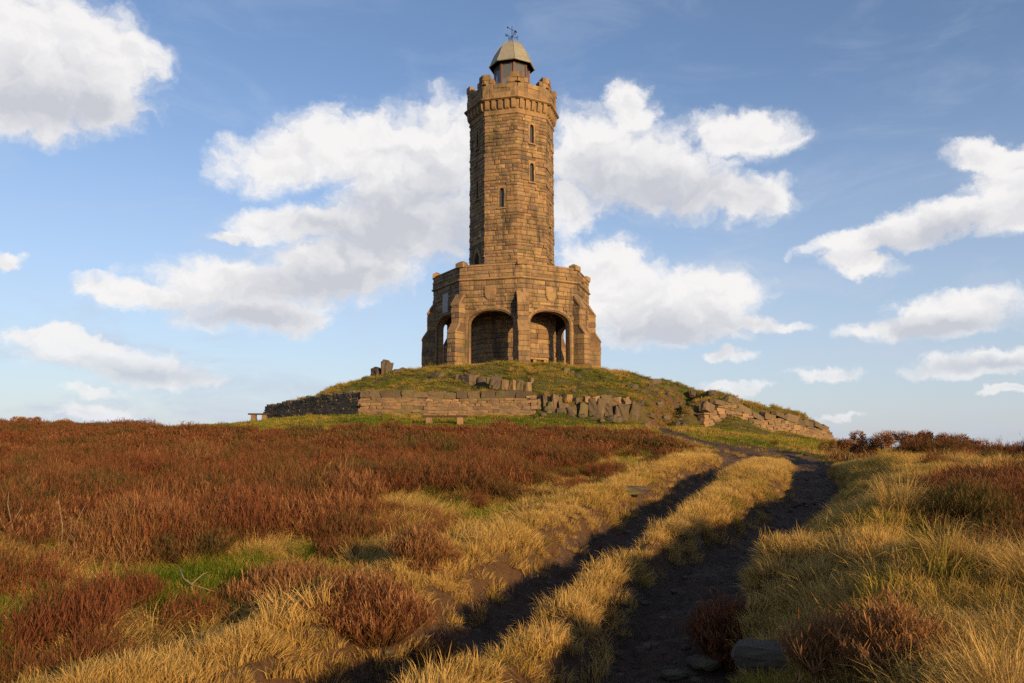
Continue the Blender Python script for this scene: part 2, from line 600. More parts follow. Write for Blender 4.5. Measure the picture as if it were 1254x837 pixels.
def ground_mat(name, soil):
    m, t, bs, out = new_mat(name)
    pos = t.n('ShaderNodeNewGeometry').outputs['Position']
    n1 = t.noise(pos, 1.3, 6, 0.65)
    n2 = t.noise(pos, 14.0, 6, 0.7)
    n3 = t.noise(t.vmath('MULTIPLY', pos, (1.0, 2.2, 1.0)), 5.0, 7, 0.7, 0.6)
    if soil:
        col = t.ramp(n1, [(0.3, (.080, .050, .033)), (0.55, (.115, .073, .049)), (0.75, (.15, .10, .07))])
        col = t.mix(t.smooth(n2, 0.45, 0.7), col, (.062, .040, .028, 1))
        pe = t.noise(pos, 38.0, 2, 0.5)
        col = t.mix(t.math('MULTIPLY', t.smooth(pe, 0.62, 0.72), 0.6), col, (.14, .105, .08, 1))
        bs.inputs['Roughness'].default_value = 0.85
        bump(t, bs, t.math('ADD', t.math('MULTIPLY', n3, 1.0), t.math('MULTIPLY', n2, 0.5)), 1.0, 0.12)
    else:
        zone = t.n('ShaderNodeAttribute', attribute_name='zone').outputs['Color']
        sp = t.n('ShaderNodeSeparateColor')
        t.L.new(zone, sp.inputs[0])
        straw = t.ramp(n1, [(0.3, (.10, .068, .028)), (0.6, (.17, .12, .048)), (0.8, (.12, .10, .035))])
        heath = t.ramp(n1, [(0.3, (.055, .030, .018)), (0.7, (.10, .052, .026))])
        green = t.ramp(n1, [(0.3, (.055, .065, .016)), (0.6, (.10, .098, .026)), (0.8, (.15, .115, .040))])
        soilc = t.ramp(n2, [(0.3, (.10, .055, .030)), (0.7, (.17, .095, .05))])
        col = t.mix(sp.outputs[0], straw, heath)
        col = t.mix(sp.outputs[1], col, green)
        col = t.mix(sp.outputs[2], col, soilc)
        col = t.mix(t.math('MULTIPLY', t.smooth(n2, 0.45, 0.75), 0.5), col, (.045, .032, .018, 1))
        bs.inputs['Roughness'].default_value = 0.95
        bump(t, bs, t.math('ADD', t.math('MULTIPLY', n3, 0.8), n2), 1.0, 0.11)
    bs.inputs['Specular IOR Level'].default_value = 0.15
    t.L.new(col, bs.inputs['Base Color'])
    return m


M['ground'] = ground_mat('moor_ground', False)
M['soil'] = ground_mat('track_soil', True)


def plant_mat(name, stops_base, stops_tip, trans=0.35, loc_scale=0.5):
    """colour by the plant's own tint and along the blade (attribute h: 0 root, 1 tip)"""
    m, t, bs, out = new_mat(name)
    ti = t.n('ShaderNodeAttribute', attribute_name='tint', attribute_type='INSTANCER').outputs['Fac']
    ti2 = t.n('ShaderNodeAttribute', attribute_name='tint', attribute_type='OBJECT').outputs['Fac']
    ti = t.math('ADD', ti, ti2)
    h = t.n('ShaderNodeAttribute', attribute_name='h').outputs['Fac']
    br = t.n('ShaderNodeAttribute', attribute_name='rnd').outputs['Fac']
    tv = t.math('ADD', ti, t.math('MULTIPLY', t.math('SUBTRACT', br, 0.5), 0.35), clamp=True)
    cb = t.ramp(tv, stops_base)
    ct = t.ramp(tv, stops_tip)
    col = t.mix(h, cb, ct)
    hv = t.n('ShaderNodeHueSaturation')
    t.L.new(col, hv.inputs['Color'])
    t.L.new(t.math('ADD', t.math('MULTIPLY', br, 0.5), 0.75), hv.inputs['Value'])
    col = hv.outputs[0]
    df = t.n('ShaderNodeBsdfDiffuse')
    tr = t.n('ShaderNodeBsdfTranslucent')
    t.L.new(col, df.inputs[0])
    t.L.new(col, tr.inputs[0])
    mx = t.n('ShaderNodeMixShader')
    mx.inputs[0].default_value = trans
    t.L.new(df.outputs[0], mx.inputs[1])
    t.L.new(tr.outputs[0], mx.inputs[2])
    t.L.new(mx.outputs[0], out.inputs[0])
    t.t.nodes.remove(bs)
    return m


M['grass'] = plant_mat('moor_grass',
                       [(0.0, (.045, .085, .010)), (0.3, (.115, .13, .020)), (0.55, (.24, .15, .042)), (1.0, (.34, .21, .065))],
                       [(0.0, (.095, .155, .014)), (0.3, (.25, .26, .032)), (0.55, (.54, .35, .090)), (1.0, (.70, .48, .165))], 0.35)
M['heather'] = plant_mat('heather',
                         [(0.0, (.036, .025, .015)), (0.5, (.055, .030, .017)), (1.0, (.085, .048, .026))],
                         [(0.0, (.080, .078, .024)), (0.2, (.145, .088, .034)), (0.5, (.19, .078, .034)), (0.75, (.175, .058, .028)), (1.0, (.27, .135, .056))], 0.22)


# ------------------------------------------------------------------ mesh helpers
class MB:
    def __init__(self):
        self.v, self.f, self.a, self.h = [], [], [], []

    def add(self, verts, faces, rnd=None):
        o = len(self.v)
        self.v.extend([tuple(p) for p in verts])
        self.f.extend([tuple(i + o for i in f) for f in faces])
        self.a.extend([random.random() if rnd is None else rnd] * len(verts))

    def box(self, c, s, rz=0.0, rnd=None):
        hx, hy, hz = s[0] / 2, s[1] / 2, s[2] / 2
        cs, sn = math.cos(rz), math.sin(rz)
        vs = []
        for (x, y, z) in [(-1, -1, -1), (1, -1, -1), (1, 1, -1), (-1, 1, -1), (-1, -1, 1), (1, -1, 1), (1, 1, 1), (-1, 1, 1)]:
            X, Y, Z = x * hx, y * hy, z * hz
            vs.append((c[0] + X * cs - Y * sn, c[1] + X * sn + Y * cs, c[2] + Z))
        self.add(vs, [(0, 3, 2, 1), (4, 5, 6, 7), (0, 1, 5, 4), (1, 2, 6, 5), (2, 3, 7, 6), (3, 0, 4, 7)], rnd)

    def ring(self, profile, n=8, a0=0.0, caps=True, rnd=0.5):
        """profile: (radius, z) list swept round the axis as an n-gon"""
        vs, fs = [], []
        for (r, z) in profile:
            for k in range(n):
                ph = a0 + 2 * math.pi * k / n
                vs.append((r * math.sin(ph), -r * math.cos(ph), z))
        m = len(profile)
        for i in range(m - 1):
            for k in range(n):
                k2 = (k + 1) % n
                fs.append((i * n + k, i * n + k2, (i + 1) * n + k2, (i + 1) * n + k))
        if caps:
            fs.append(tuple(range(n))[::-1])
            fs.append(tuple((m - 1) * n + k for k in range(n)))
        self.add(vs, fs, rnd)

    def tube(self, pts, radii, n=6, rnd=0.5):
        pts = [Vector(p) for p in pts]
        vs, fs = [], []
        for i, p in enumerate(pts):
            d = (pts[min(i + 1, len(pts) - 1)] - pts[max(i - 1, 0)]).normalized()
            q = d.to_track_quat('Z', 'Y')
            for k in range(n):
                a = 2 * math.pi * k / n
                vs.append(tuple(p + q @ Vector((math.cos(a) * radii[i], math.sin(a) * radii[i], 0))))
        for i in range(len(pts) - 1):
            for k in range(n):
                k2 = (k + 1) % n
                fs.append((i * n + k, i * n + k2, (i + 1) * n + k2, (i + 1) * n + k))
        fs.append(tuple(range(n))[::-1])
        fs.append(tuple((len(pts) - 1) * n + k for k in range(n)))
        self.add(vs, fs, rnd)

    def mesh(self, name, mat, smooth=False):
        me = bpy.data.meshes.new(name)
        me.from_pydata(self.v, [], self.f)
        at_ = me.attributes.new('rnd', 'FLOAT', 'POINT')
        at_.data.foreach_set('value', np.array(self.a, np.float32))
        if self.h:
            ah = me.attributes.new('h', 'FLOAT', 'POINT')
            ah.data.foreach_set('value', np.array(self.h, np.float32))
        me.materials.append(mat)
        if smooth:
            me.shade_smooth()
        return me

    def build(self, name, mat, parent=None, smooth=False):
        return link(name, self.mesh(name, mat, smooth), parent)


def link(name, me, parent=None):
    o = bpy.data.objects.new(name, me)
    COL.objects.link(o)
    if parent is not None:
        o.parent = parent
    return o


def empty(name, loc):
    o = bpy.data.objects.new(name, None)
    o.empty_display_size = 0.3
    COL.objects.link(o)
    o.location = loc
    return o


def tag(o, label=None, cat=None, group=None, kind=None):
    if label:
        o['label'] = label
    if cat:
        o['category'] = cat
    if group:
        o['group'] = group
    if kind:
        o['kind'] = kind
    return o


# ------------------------------------------------------------------ zones of the moor (heather, green, bare)
HB = np.array([(-300, 650), (0, 655), (100, 648), (200, 690), (300, 690), (335, 655), (400, 650), (450, 612), (560, 622), (610, 600), (700, 572), (770, 566), (845, 552), (870, 540)], float)


def zones(X, Y, Z=None):
    if Z is None:
        Z = height(X, Y)
    px, py = project(X, Y, Z)
    d, idx = enc_dist(X, Y)
    dl, sl, dr, sr = rut_info(X, Y)
    right = np.where(sr > 0, dr, -dr)
    left = np.where(sl < 0, dl, -dl)
    nz = fbm(X, Y, 0.55, 3, 61)
    near_enc = sstep(-12.0, -9.0, d + nz * 1.6)
    bound = np.interp(px, HB[:, 0], HB[:, 1]) + nz * 26
    # heather: behind the boundary line, left of the track
    hea = (sstep(6, -10, py - bound)) * (1 - near_enc) * sstep(1.2, 2.6, left + nz * 0.6)
    hea = np.where(px > 880, 0, hea)
    # heather patches in the grass on the right bank
    pat = sstep(0.21, 0.34, fbm(X, Y, 0.62, 3, 71) + 0.10 * sstep(16, 28, Y)) * sstep(1.6, 2.6, right)
    edge = sstep(22, 25.5, np.hypot(X, Y)) * sstep(6, 9, right) * sstep(-.05, .2, fbm(X, Y, 0.3, 2, 75)) * (Y < 30)
    # patches along the left verge
    pat2 = sstep(0.30, 0.40, fbm(X, Y, 1.2, 3, 73)) * .8 * sstep(1.4, 2.2, left)
    hea = np.clip(np.maximum(hea, np.maximum(np.maximum(pat, edge), pat2) * (1 - near_enc)), 0, 1)
    green = np.clip(near_enc * (0.75 + 0.4 * fbm(X, Y, 0.25, 3, 81)), 0, 1)
    verge = sstep(1.3, 2.4, left) * (1 - hea) * sstep(-0.05, 0.2, fbm(X, Y, 0.9, 3, 83) + 0.22) * 1.15
    shade_g = sstep(0.55, 0.9, right) * (1 - sstep(1.6, 2.6, right)) * (Y > 6) * 0.22
    strip = sstep(0.1, 0.45, fbm(X, Y, 0.8, 3, 85)) * np.where(right > 1.5, .3, .5)
    green = np.clip(np.maximum(np.maximum(green, verge * 0.9), np.maximum(shade_g, strip * (1 - hea))), 0, 1)
    rut_near = np.minimum(dl + .03, dr - .05)
    return dict(hea=hea, green=green, rut=rut_near, dl=dl, dr=dr, right=right, left=left, d=d, px=px, py=py, near_enc=near_enc)


# ------------------------------------------------------------------ ground sheet
def build_ground():
    rr = [1.2]
    while rr[-1] < 6000:
        r = rr[-1]
        st = min(max(0.0105 * r, 0.05), 0.2) if r < 82 else 0.05 * (r - 78) + 0.2
        rr.append(r + st)
    rr = np.array(rr)
    fine = np.arange(-46, 46.01, 0.2)
    coarse = np.arange(49, 311.1, 3.0)
    aa = np.radians(np.concatenate([fine, coarse]))
    na, nr = len(aa), len(rr)
    A, RR = np.meshgrid(aa, rr)
    X = RR * np.sin(A)
    Y = RR * np.cos(A)
    Z = height(X, Y)
    zn = zones(X, Y, Z)
    V = np.stack([X, Y, Z], -1).reshape(-1, 3)
    V = np.vstack([V, [[0, 0, h1(0, 0)]]])
    i = np.arange(nr - 1)[:, None]
    k = np.arange(na)[None, :]
    k2 = (k + 1) % na
    F = np.stack([i * na + k + 0 * k2, i * na + k2, (i + 1) * na + k2, (i + 1) * na + k], -1).reshape(-1, 4)
    F = F[:, ::-1]
    rm = zn['rut'].reshape(-1)
    cut = np.where(V[:-1, 1] < 22, 0.58, 0.52)
    is_path = (rm < cut) & (V[:-1, 1] < 43.5)
    fp = is_path[F].sum(1) >= 3
    soil = np.clip(1 - sstep(0.6, 0.9, zn['rut']), 0, 1)
    dg, _ = line_dist(X, Y, np.array([(7.6, 40.5), (8.4, 44), (9.4, 47), (11.0, 51)]))
    eros = np.exp(-((dg - 1.2) / 0.9) ** 2) * sstep(-.5, 1, zn['d']) * 0.45
    soil = np.clip(np.maximum(soil, eros), 0, 1)
    colr = np.stack([zn['hea'], zn['green'], soil, np.ones_like(soil)], -1).reshape(-1, 4)
    colr = np.vstack([colr, [[0, 0, 0, 1]]]).astype(np.float32)

    def make(name, faces, extra, mat):
        used = np.unique(np.concatenate([faces.ravel()] + [np.array(e) for e in extra]))
        remap = np.full(len(V), -1)
        remap[used] = np.arange(len(used))
        fl = remap[faces]
        me = bpy.data.meshes.new(name)
        nf = len(fl)
        ne = len(extra)
        me.vertices.add(len(used))
        me.vertices.foreach_set('co', V[used].astype(np.float32).ravel())
        ex = np.array([remap[list(e)] for e in extra], int).reshape(-1)
        me.loops.add(nf * 4 + len(ex))
        me.loops.foreach_set('vertex_index', np.concatenate([fl.ravel(), ex]).astype(np.int32))
        me.polygons.add(nf + ne)
        starts = np.concatenate([np.arange(nf) * 4, nf * 4 + np.arange(ne) * 3])
        me.polygons.foreach_set('loop_start', starts.astype(np.int32))
        me.update(calc_edges=True)
        me.validate()
        ca = me.attributes.new('zone', 'FLOAT_COLOR', 'POINT')
        ca.data.foreach_set('color', colr[used].ravel())
        me.materials.append(mat)
        me.shade_smooth()
        o = link(name, me)
        o['kind'] = 'structure'
        return o
    center = len(V) - 1
    fan = [((q + 1) % na, q, center)[::-1] for q in range(na)]
    make('ground', F[~fp], fan, M['ground'])
    tr = make('dirt_track', F[fp], [], M['soil'])


build_ground()

# ------------------------------------------------------------------ the tower
T22 = math.tan(R(22.5))
A0 = R(6.8)
C22 = math.cos(R(22.5))


class Face:
    """one side of an octagon; k = 0 is the side between the near corner and the next to its right"""
    def __init__(self, k):
        self.k = k
        self.psi = A0 + R(22.5) + R(45) * k
        s, c = math.sin(self.psi), math.cos(self.psi)
        self.n = (s, -c)
        self.t = (c, s)

    def p(self, a, u, z):
        return (self.n[0] * a + self.t[0] * u, self.n[1] * a + self.t[1] * u, z)

    def facing(self):
        return max(0.0, -self.n[1])


STONES = []    # (score, verts, faces, rnd)


def face_stone(fc, ap, u0, u1, z0, z1, proud=None, m0=False, m1=False, back=0.16, gap=0.007, bev=0.023, vis=1.0):
    """rock-faced block on an octagon side with apothem ap; m0/m1: the end is mitred at the corner"""
    if u1 - u0 < 0.05 or z1 - z0 < 0.04:
        return
    pr = random.choice([random.uniform(0.0, 0.03), random.uniform(0.0, 0.075)]) if proud is None else proud
    j = lambda s: random.uniform(-s, s)

    def uend(side, depth, inset):
        if side == 0:
            return -(ap + depth) * T22 + inset if m0 else u0 + gap + inset
        return (ap + depth) * T22 - inset if m1 else u1 - gap - inset
    vs = []
    za, zb = z0 + gap, z1 - gap
    for (dep, ins) in ((-back, 0), (pr - bev, 0), (pr, bev)):
        i0 = 0.0 if m0 else ins
        i1 = 0.0 if m1 else ins
        vs += [fc.p(ap + dep, uend(0, dep, i0), za + ins + (j(.006) if ins else 0)), fc.p(ap + dep, uend(1, dep, i1), za + ins + (j(.006) if ins else 0)),
               fc.p(ap + dep, uend(1, dep, i1), zb - ins + (j(.006) if ins else 0)), fc.p(ap + dep, uend(0, dep, i0), zb - ins + (j(.006) if ins else 0))]
    ua, ub = uend(0, pr, 0), uend(1, pr, 0)
    vs.append(fc.p(ap + pr + random.uniform(0.01, 0.055), (ua + ub) / 2 + j((ub - ua) * .2), (za + zb) / 2 + j(.04)))
    fs = []
    for b in (0, 4):
        for q in range(4):
            r = (q + 1) % 4
            fs.append((b + q, b + r, b + 4 + r, b + 4 + q))
    fs += [(8, 9, 12), (9, 10, 12), (10, 11, 12), (11, 8, 12)]
    area = (ub - ua) * (zb - za)
    STONES.append((area * fc.facing() * vis, vs, fs, random.random()))


def courses(fc, ap, z0, z1, hmin, hmax, wmin, wmax, openings=(), arch=None, vis=1.0, seed=0, half=None):
    """lay coursed blocks over a side; openings: (u0,u1,z0,z1) kept clear; arch(z)->half width kept clear"""
    rs = random.Random(seed * 977 + fc.k * 31 + 5)
    hs = []
    z = z0
    rc = random.Random(seed + 4242)      # same courses on every side
    while z < z1 - 0.01:
        h = rc.uniform(hmin, hmax)
        if z1 - z - h < hmin * 0.6:
            h = z1 - z
        hs.append((z, z + h))
        z += h
    U = (ap) * T22 if half is None else half
    for (a, b) in hs:
        iv = [(-U, U)]
        cuts = [(o[0], o[1]) for o in openings if o[2] < b - 0.03 and o[3] > a + 0.03]
        if arch:
            w = arch((a + b) / 2)
            if w > 0:
                cuts.append((-w, w))
        for (c0, c1) in cuts:
            niv = []
            for (i0, i1) in iv:
                if c1 <= i0 or c0 >= i1:
                    niv.append((i0, i1))
                else:
                    if c0 > i0:
                        niv.append((i0, c0))
                    if c1 < i1:
                        niv.append((c1, i1))
            iv = niv
        for (i0, i1) in iv:
            u = i0
            while u < i1 - 0.02:
                w = rs.uniform(wmin, wmax)
                if i1 - u - w < wmin * 0.7:
                    w = i1 - u
                face_stone(fc, ap, u, u + w, a, b, m0=(abs(u + U) < 1e-6 and half is None), m1=(abs(u + w - U) < 1e-6 and half is None), vis=vis)
                u += w


def wall_panel(mb, fc, ap, z0, z1, holes, depth):
    """flat wall side with real rectangular openings and reveals"""
    U = ap * T22
    us = sorted({-U, U, *[h[0] for h in holes], *[h[1] for h in holes]})
    zs = sorted({z0, z1, *[h[2] for h in holes], *[h[3] for h in holes]})
    for i in range(len(us) - 1):
        for j in range(len(zs) - 1):
            um, zm = (us[i] + us[i + 1]) / 2, (zs[j] + zs[j + 1]) / 2
            if any(h[0] < um < h[1] and h[2] < zm < h[3] for h in holes):
                continue
            mb.add([fc.p(ap, us[i], zs[j]), fc.p(ap, us[i + 1], zs[j]), fc.p(ap, us[i + 1], zs[j + 1]), fc.p(ap, us[i], zs[j + 1])], [(0, 1, 2, 3)])
    for (a, b, c, d) in holes:
        q = [(a, c), (b, c), (b, d), (a, d)]
        for k in range(4):
            (ua, za), (ub, zb) = q[k], q[(k + 1) % 4]
            mb.add([fc.p(ap, ua, za), fc.p(ap, ub, zb), fc.p(ap - depth, ub, zb), fc.p(ap - depth, ua, za)], [(0, 3, 2, 1)])


tower = empty('stone_tower', (TX, TY, TZ))
tag(tower, 'tall octagonal sandstone tower with arcaded base, battlements and metal dome on the grassy mound', 'tower')

RB = 6.0                      # circumradius of the arcaded stage
AB = RB * C22
WALL_T = 0.56
ARCH_W, ARCH_S, ARCH_R = 1.60, 2.78, 0.92
STR_Z = 5.85
PAR_Z = 7.0
RS = 3.27
AS = RS * C22
COR_Z = 18.95
FACES = [Face(k) for k in range(-4, 4)]


def arch_pt(th, off=0.0):
    """th from -90 to 90 degrees, point on the (offset) depressed arch"""
    s, c = math.sin(th), math.cos(th)
    e = 2.0 / 2.25
    x = math.copysign(abs(s) ** e, s) * (ARCH_W + off)
    z = ARCH_S + (abs(c) ** e) * (ARCH_R + off)
    return x, z


def arch_half(z, off):
    if z < ARCH_S:
        return ARCH_W + off
    q = (z - ARCH_S) / (ARCH_R + off)
    if q >= 1:
        return 0.0
    return (ARCH_W + off) * (1 - q ** 2.25) ** (1 / 2.25)


# plinth and floor
mb = MB()
mb.ring([(RB + .42, -2.2), (RB + .42, -0.28), (RB + .3, -0.16), (RB + .02, -0.155), (RB - .05, 0.0), (0.02, 0.0)], 8, A0)
mb.build('plinth', M['dressed'], tower)
# arcade backing wall: sides with a real arched opening
mb = MB()
ao = AB - 0.035
ai = AB - WALL_T
NS = 24
for fc in FACES:
    ths = [-math.pi / 2 + math.pi * i / NS for i in range(NS + 1)]
    curve = [(-ARCH_W - .02, 0.0)] + [arch_pt(t_, .02) for t_ in ths] + [(ARCH_W + .02, 0.0)]
    for (apx, flip) in ((ao, False), (ai, True)):
        U = apx * T22
        pts = [(-U, 0.0), (-U, ARCH_S)] + [(-U + 2 * U * i / NS, STR_Z) for i in range(NS + 1)] + [(U, ARCH_S), (U, 0.0)]
        # piers
        for sg in (-1, 1):
            q = [fc.p(apx, sg * (ARCH_W + .02), -.1), fc.p(apx, sg * U, -.1), fc.p(apx, sg * U, ARCH_S), fc.p(apx, sg * (ARCH_W + .02), ARCH_S)]
            mb.add(q, [(0, 1, 2, 3) if (sg > 0) != flip else (3, 2, 1, 0)])
        for i in range(NS):
            x0, za = arch_pt(ths[i], .02)
            x1, zb = arch_pt(ths[i + 1], .02)
            X0, X1 = x0 / (ARCH_W + .02) * U, x1 / (ARCH_W + .02) * U
            q = [fc.p(apx, x0, za), fc.p(apx, x1, zb), fc.p(apx, X1, STR_Z), fc.p(apx, X0, STR_Z)]
            mb.add(q, [(0, 1, 2, 3) if not flip else (3, 2, 1, 0)])
        # triangles beside the springing
        for sg in (-1, 1):
            q = [fc.p(apx, sg * (ARCH_W + .02), ARCH_S), fc.p(apx, sg * U, ARCH_S), fc.p(apx, sg * U, STR_Z)]
            mb.add(q, [(0, 1, 2)])
    for i in range(len(curve) - 1):
        (x0, za), (x1, zb) = curve[i], curve[i + 1]
        mb.add([fc.p(ao, x0, za), fc.p(ao, x1, zb), fc.p(ai, x1, zb), fc.p(ai, x0, za)], [(3, 2, 1, 0)])
arcade = mb.build('arcade_wall', M['mortar'], tower)
# ceiling / roof deck of the arcade
mb = MB()
mb.ring([(RB - .1, 5.2), (RB - .1, 6.2)], 8, A0)
mb.build('roof_deck', M['mortar'], tower)

# arcade masonry
for fc in FACES:
    sh = []
    if fc.k == -1 or fc.k == 0:
        pass
    courses(fc, AB, -.1, STR_Z, .20, .38, .30, 1.0, arch=lambda z: arch_half(z, .27), seed=11)
    # piers and voussoirs round the opening, chamfered
    prof = [(0.0, -WALL_T + .02), (0.0, -.20), (.13, .025), (.30, .025), (.30, -.12)]

    def arch_block(c0, c1, name):
        vs = []
        for cur in (c0, c1):
            for (off, dep) in prof:
                x, z = cur(off)
                vs.append(fc.p(AB + dep, x, z))
        m = len(prof)
        fs = [(i, i + 1, m + i + 1, m + i) for i in range(m - 1)] + [tuple(range(m))[::-1], tuple(range(m, 2 * m))]
        b = MB()
        b.add(vs, fs)
        return b
    blocks = []
    NV = 13
    for i in range(NV):
        t0 = -math.pi / 2 + math.pi * i / NV + .006
        t1 = -math.pi / 2 + math.pi * (i + 1) / NV - .006
        blocks.append(('voussoir', arch_block(lambda o, t_=t0: arch_pt(t_, o), lambda o, t_=t1: arch_pt(t_, o), 'v')))
    nj = 7
    for sg in (-1, 1):
        for i in range(nj):
            za, zb = ARCH_S * i / nj + .006, ARCH_S * (i + 1) / nj - .006
            blocks.append(('jamb_stone', arch_block(lambda o, z=za: (sg * (ARCH_W + o), z), lambda o, z=zb: (sg * (ARCH_W + o), z), 'j')))
    if fc.facing() > 0.3:
        for nm, b in blocks:
            b.build(nm, M['dressed'], tower)
    else:
        joint = MB()
        for nm, b in blocks:
            joint.add(b.v, b.f)
        joint.build('arch_surround', M['dressed'], tower)

# string course, parapet
mb = MB()
mb.ring([(RB - .3, STR_Z - .02), (RB + .03, STR_Z), (RB + .16, STR_Z + .07), (RB + .16, STR_Z + .13), (RB + .04, STR_Z + .22), (RB - .3, STR_Z + .24)], 8, A0, caps=False)
mb.build('string_course', M['dressed'], tower)
mb = MB()
mb.ring([(RB - .03, STR_Z + .1), (RB - .03, PAR_Z - .12), (RB - .5, PAR_Z - .12), (RB - .5, STR_Z + .1)], 8, A0, caps=False)
mb.build('parapet_wall', M['mortar'], tower)
for fc in FACES:
    courses(fc, AB, STR_Z + .2, PAR_Z - .12, .26, .34, .5, 1.1, seed=21)
    U = (RB + .06) * C22 * T22
    nst = 5
    for i in range(nst):
        u0, u1 = -U + 2 * U * i / nst, -U + 2 * U * (i + 1) / nst
        b = MB()
        a_o, a_i = (RB + .06) * C22, (RB - .54) * C22
        k = [lambda a, u: max(-a * T22, min(a * T22, u))][0]
        vs = []
        for (u, ins) in ((u0, .006), (u1, -.006)):
            for (a, z) in ((a_o, PAR_Z - .12), (a_o, PAR_Z - .02), (a_o - .1, PAR_Z + .03), (a_i, PAR_Z + .03), (a_i, PAR_Z - .12)):
                uu = u * (a / a_o) if abs(abs(u) - U) < 1e-6 else u
                vs.append(fc.p(a, uu + ins, z))
        fs = [(j, j + 1, 5 + j + 1, 5 + j) for j in range(4)] + [(4, 0, 5, 9), (4, 3, 2, 1, 0), (5, 6, 7, 8, 9)]
        b.add(vs, fs)
        if fc.facing() > 0.3:
            b.build('coping_stone', M['dressed'], tower)
        else:
            STONES.append((0, b.v, b.f, random.random()))


def corner_frame(k):
    ph = A0 + R(45) * k
    return (math.sin(ph), -math.cos(ph)), (math.cos(ph), math.sin(ph))


# corner merlons and stepped buttresses
for k in range(8):
    n_, t_ = corner_frame(k)
    P = lambda a, u, z: (n_[0] * a + t_[0] * u, n_[1] * a + t_[1] * u, z)
    b = MB()
    for (a0, a1, w, z0, z1) in ((RB - .5, RB + .085, .34, PAR_Z - .13, PAR_Z + .22),):
        vs = [P(a0, -w, z0), P(a1, -w, z0), P(a1, w, z0), P(a0, w, z0), P(a0, -w, z1), P(a1, -w, z1 - .04), P(a1, w, z1 - .04), P(a0, w, z1),
              P((a0 + a1) / 2, -w * .5, z1 + .15), P((a0 + a1) / 2, w * .5, z1 + .15)]
        b.add(vs, [(0, 1, 5, 4), (1, 2, 6, 5), (2, 3, 7, 6), (3, 0, 4, 7), (4, 5, 8), (5, 6, 9, 8), (6, 7, 9), (7, 4, 8, 9)])
    b.build('corner_merlon', M['dressed'], tower)
    # buttress: backing with sloped offsets
    bt = MB()
    w = 0.36
    prof = [(RB - .45, -.6), (RB + .92, -.6), (RB + .92, -.05), (RB + .80, .12), (RB + .80, 2.25), (RB + .42, 2.85), (RB + .42, 4.25), (RB - .02, 4.95), (RB - .45, 4.95)]
    vs = [P(a, -w, z) for a, z in prof] + [P(a, w, z) for a, z in prof]
    m = len(prof)
    bt.add(vs, [tuple(range(m)), tuple(range(2 * m - 1, m - 1, -1))] + [(i, (i + 1) % m, m + (i + 1) % m, m + i)[::-1] for i in range(m)])
    but = bt.build('buttress', M['mortar'], tower)
    # facing blocks: one stone per course wraps the buttress
    vis = max(0.0, -n_[1] + 0.35)
    z = -.3
    rb = random.Random(k * 7 + 3)
    while z < 4.3:
        h = rb.uniform(.28, .42)
        if z < 2.25:
            ex, zt = RB + .80, min(z + h, 2.25)
        else:
            ex, zt = RB + .42, min(z + h, 4.25)
        if zt - z < .1:
            z = zt + (.60 if z < 2.4 else .7)
            continue
        g = .012
        pr = rb.uniform(.015, .05)
        ww = w + pr
        bb = .035
        x0, x1 = RB - .5, ex + pr
        split = rb.random() < 0.45
        parts = [(-ww, rb.uniform(-.1, .1) - g), (0, 0)] if split else [(-ww, ww)]
        if split:
            parts[1] = (parts[0][1] + 2 * g, ww)
        for (ua, ub) in parts:
            vs = [P(x0, ua, z + g), P(x1 - bb, ua, z + g), P(x1, ua + bb, z + g + bb), P(x1, ub - bb, z + g + bb), P(x1 - bb, ub, z + g), P(x0, ub, z + g),
                  P(x0, ua, zt - g), P(x1 - bb, ua, zt - g), P(x1, ua + bb, zt - g - bb), P(x1, ub - bb, zt - g - bb), P(x1 - bb, ub, zt - g), P(x0, ub, zt - g)]
            fs = [(0, 1, 7, 6), (1, 2, 8, 7), (2, 3, 9, 8), (3, 4, 10, 9), (4, 5, 11, 10), (6, 7, 10, 11), (7, 8, 9, 10), (1, 0, 5, 4), (4, 3, 2, 1)]
            STONES.append(((ub - ua) * (zt - z) * 1.3 * vis, vs, fs, random.random()))
        z = zt
        if abs(z - 2.25) < 1e-6:
            z = 2.85
    # weathering slopes (dressed, slightly proud)
    for (xa, za, xb, zb) in ((RB + .86, 2.22, RB + .40, 2.92), (RB + .48, 4.22, RB - .06, 5.02)):
        ww = w + .04
        sl = MB()
        vs = [P(xa, -ww, za), P(xa, ww, za), P(xb, ww, zb), P(xb, -ww, zb), P(xa, -ww, za - .12), P(xa, ww, za - .12), P(xb, ww, zb - .25), P(xb, -ww, zb - .25)]
        sl.add(vs, [(0, 1, 2, 3), (4, 5, 1, 0), (3, 7, 4, 0), (1, 5, 6, 2), (7, 6, 5, 4), (2, 6, 7, 3)])
        sl.build('weathering', M['dressed'], but)

# inner core behind the arcade
mb = MB()
RC = 3.35
mb.ring([(RC - .05, 0.0), (RC - .05, 5.4)], 8, A0)
mb.build('core_wall', M['mortar'], tower)
for fc in FACES:
    courses(fc, RC * C22, 0.0, 5.2, .30, .42, .5, 1.1, seed=31, vis=0.25)

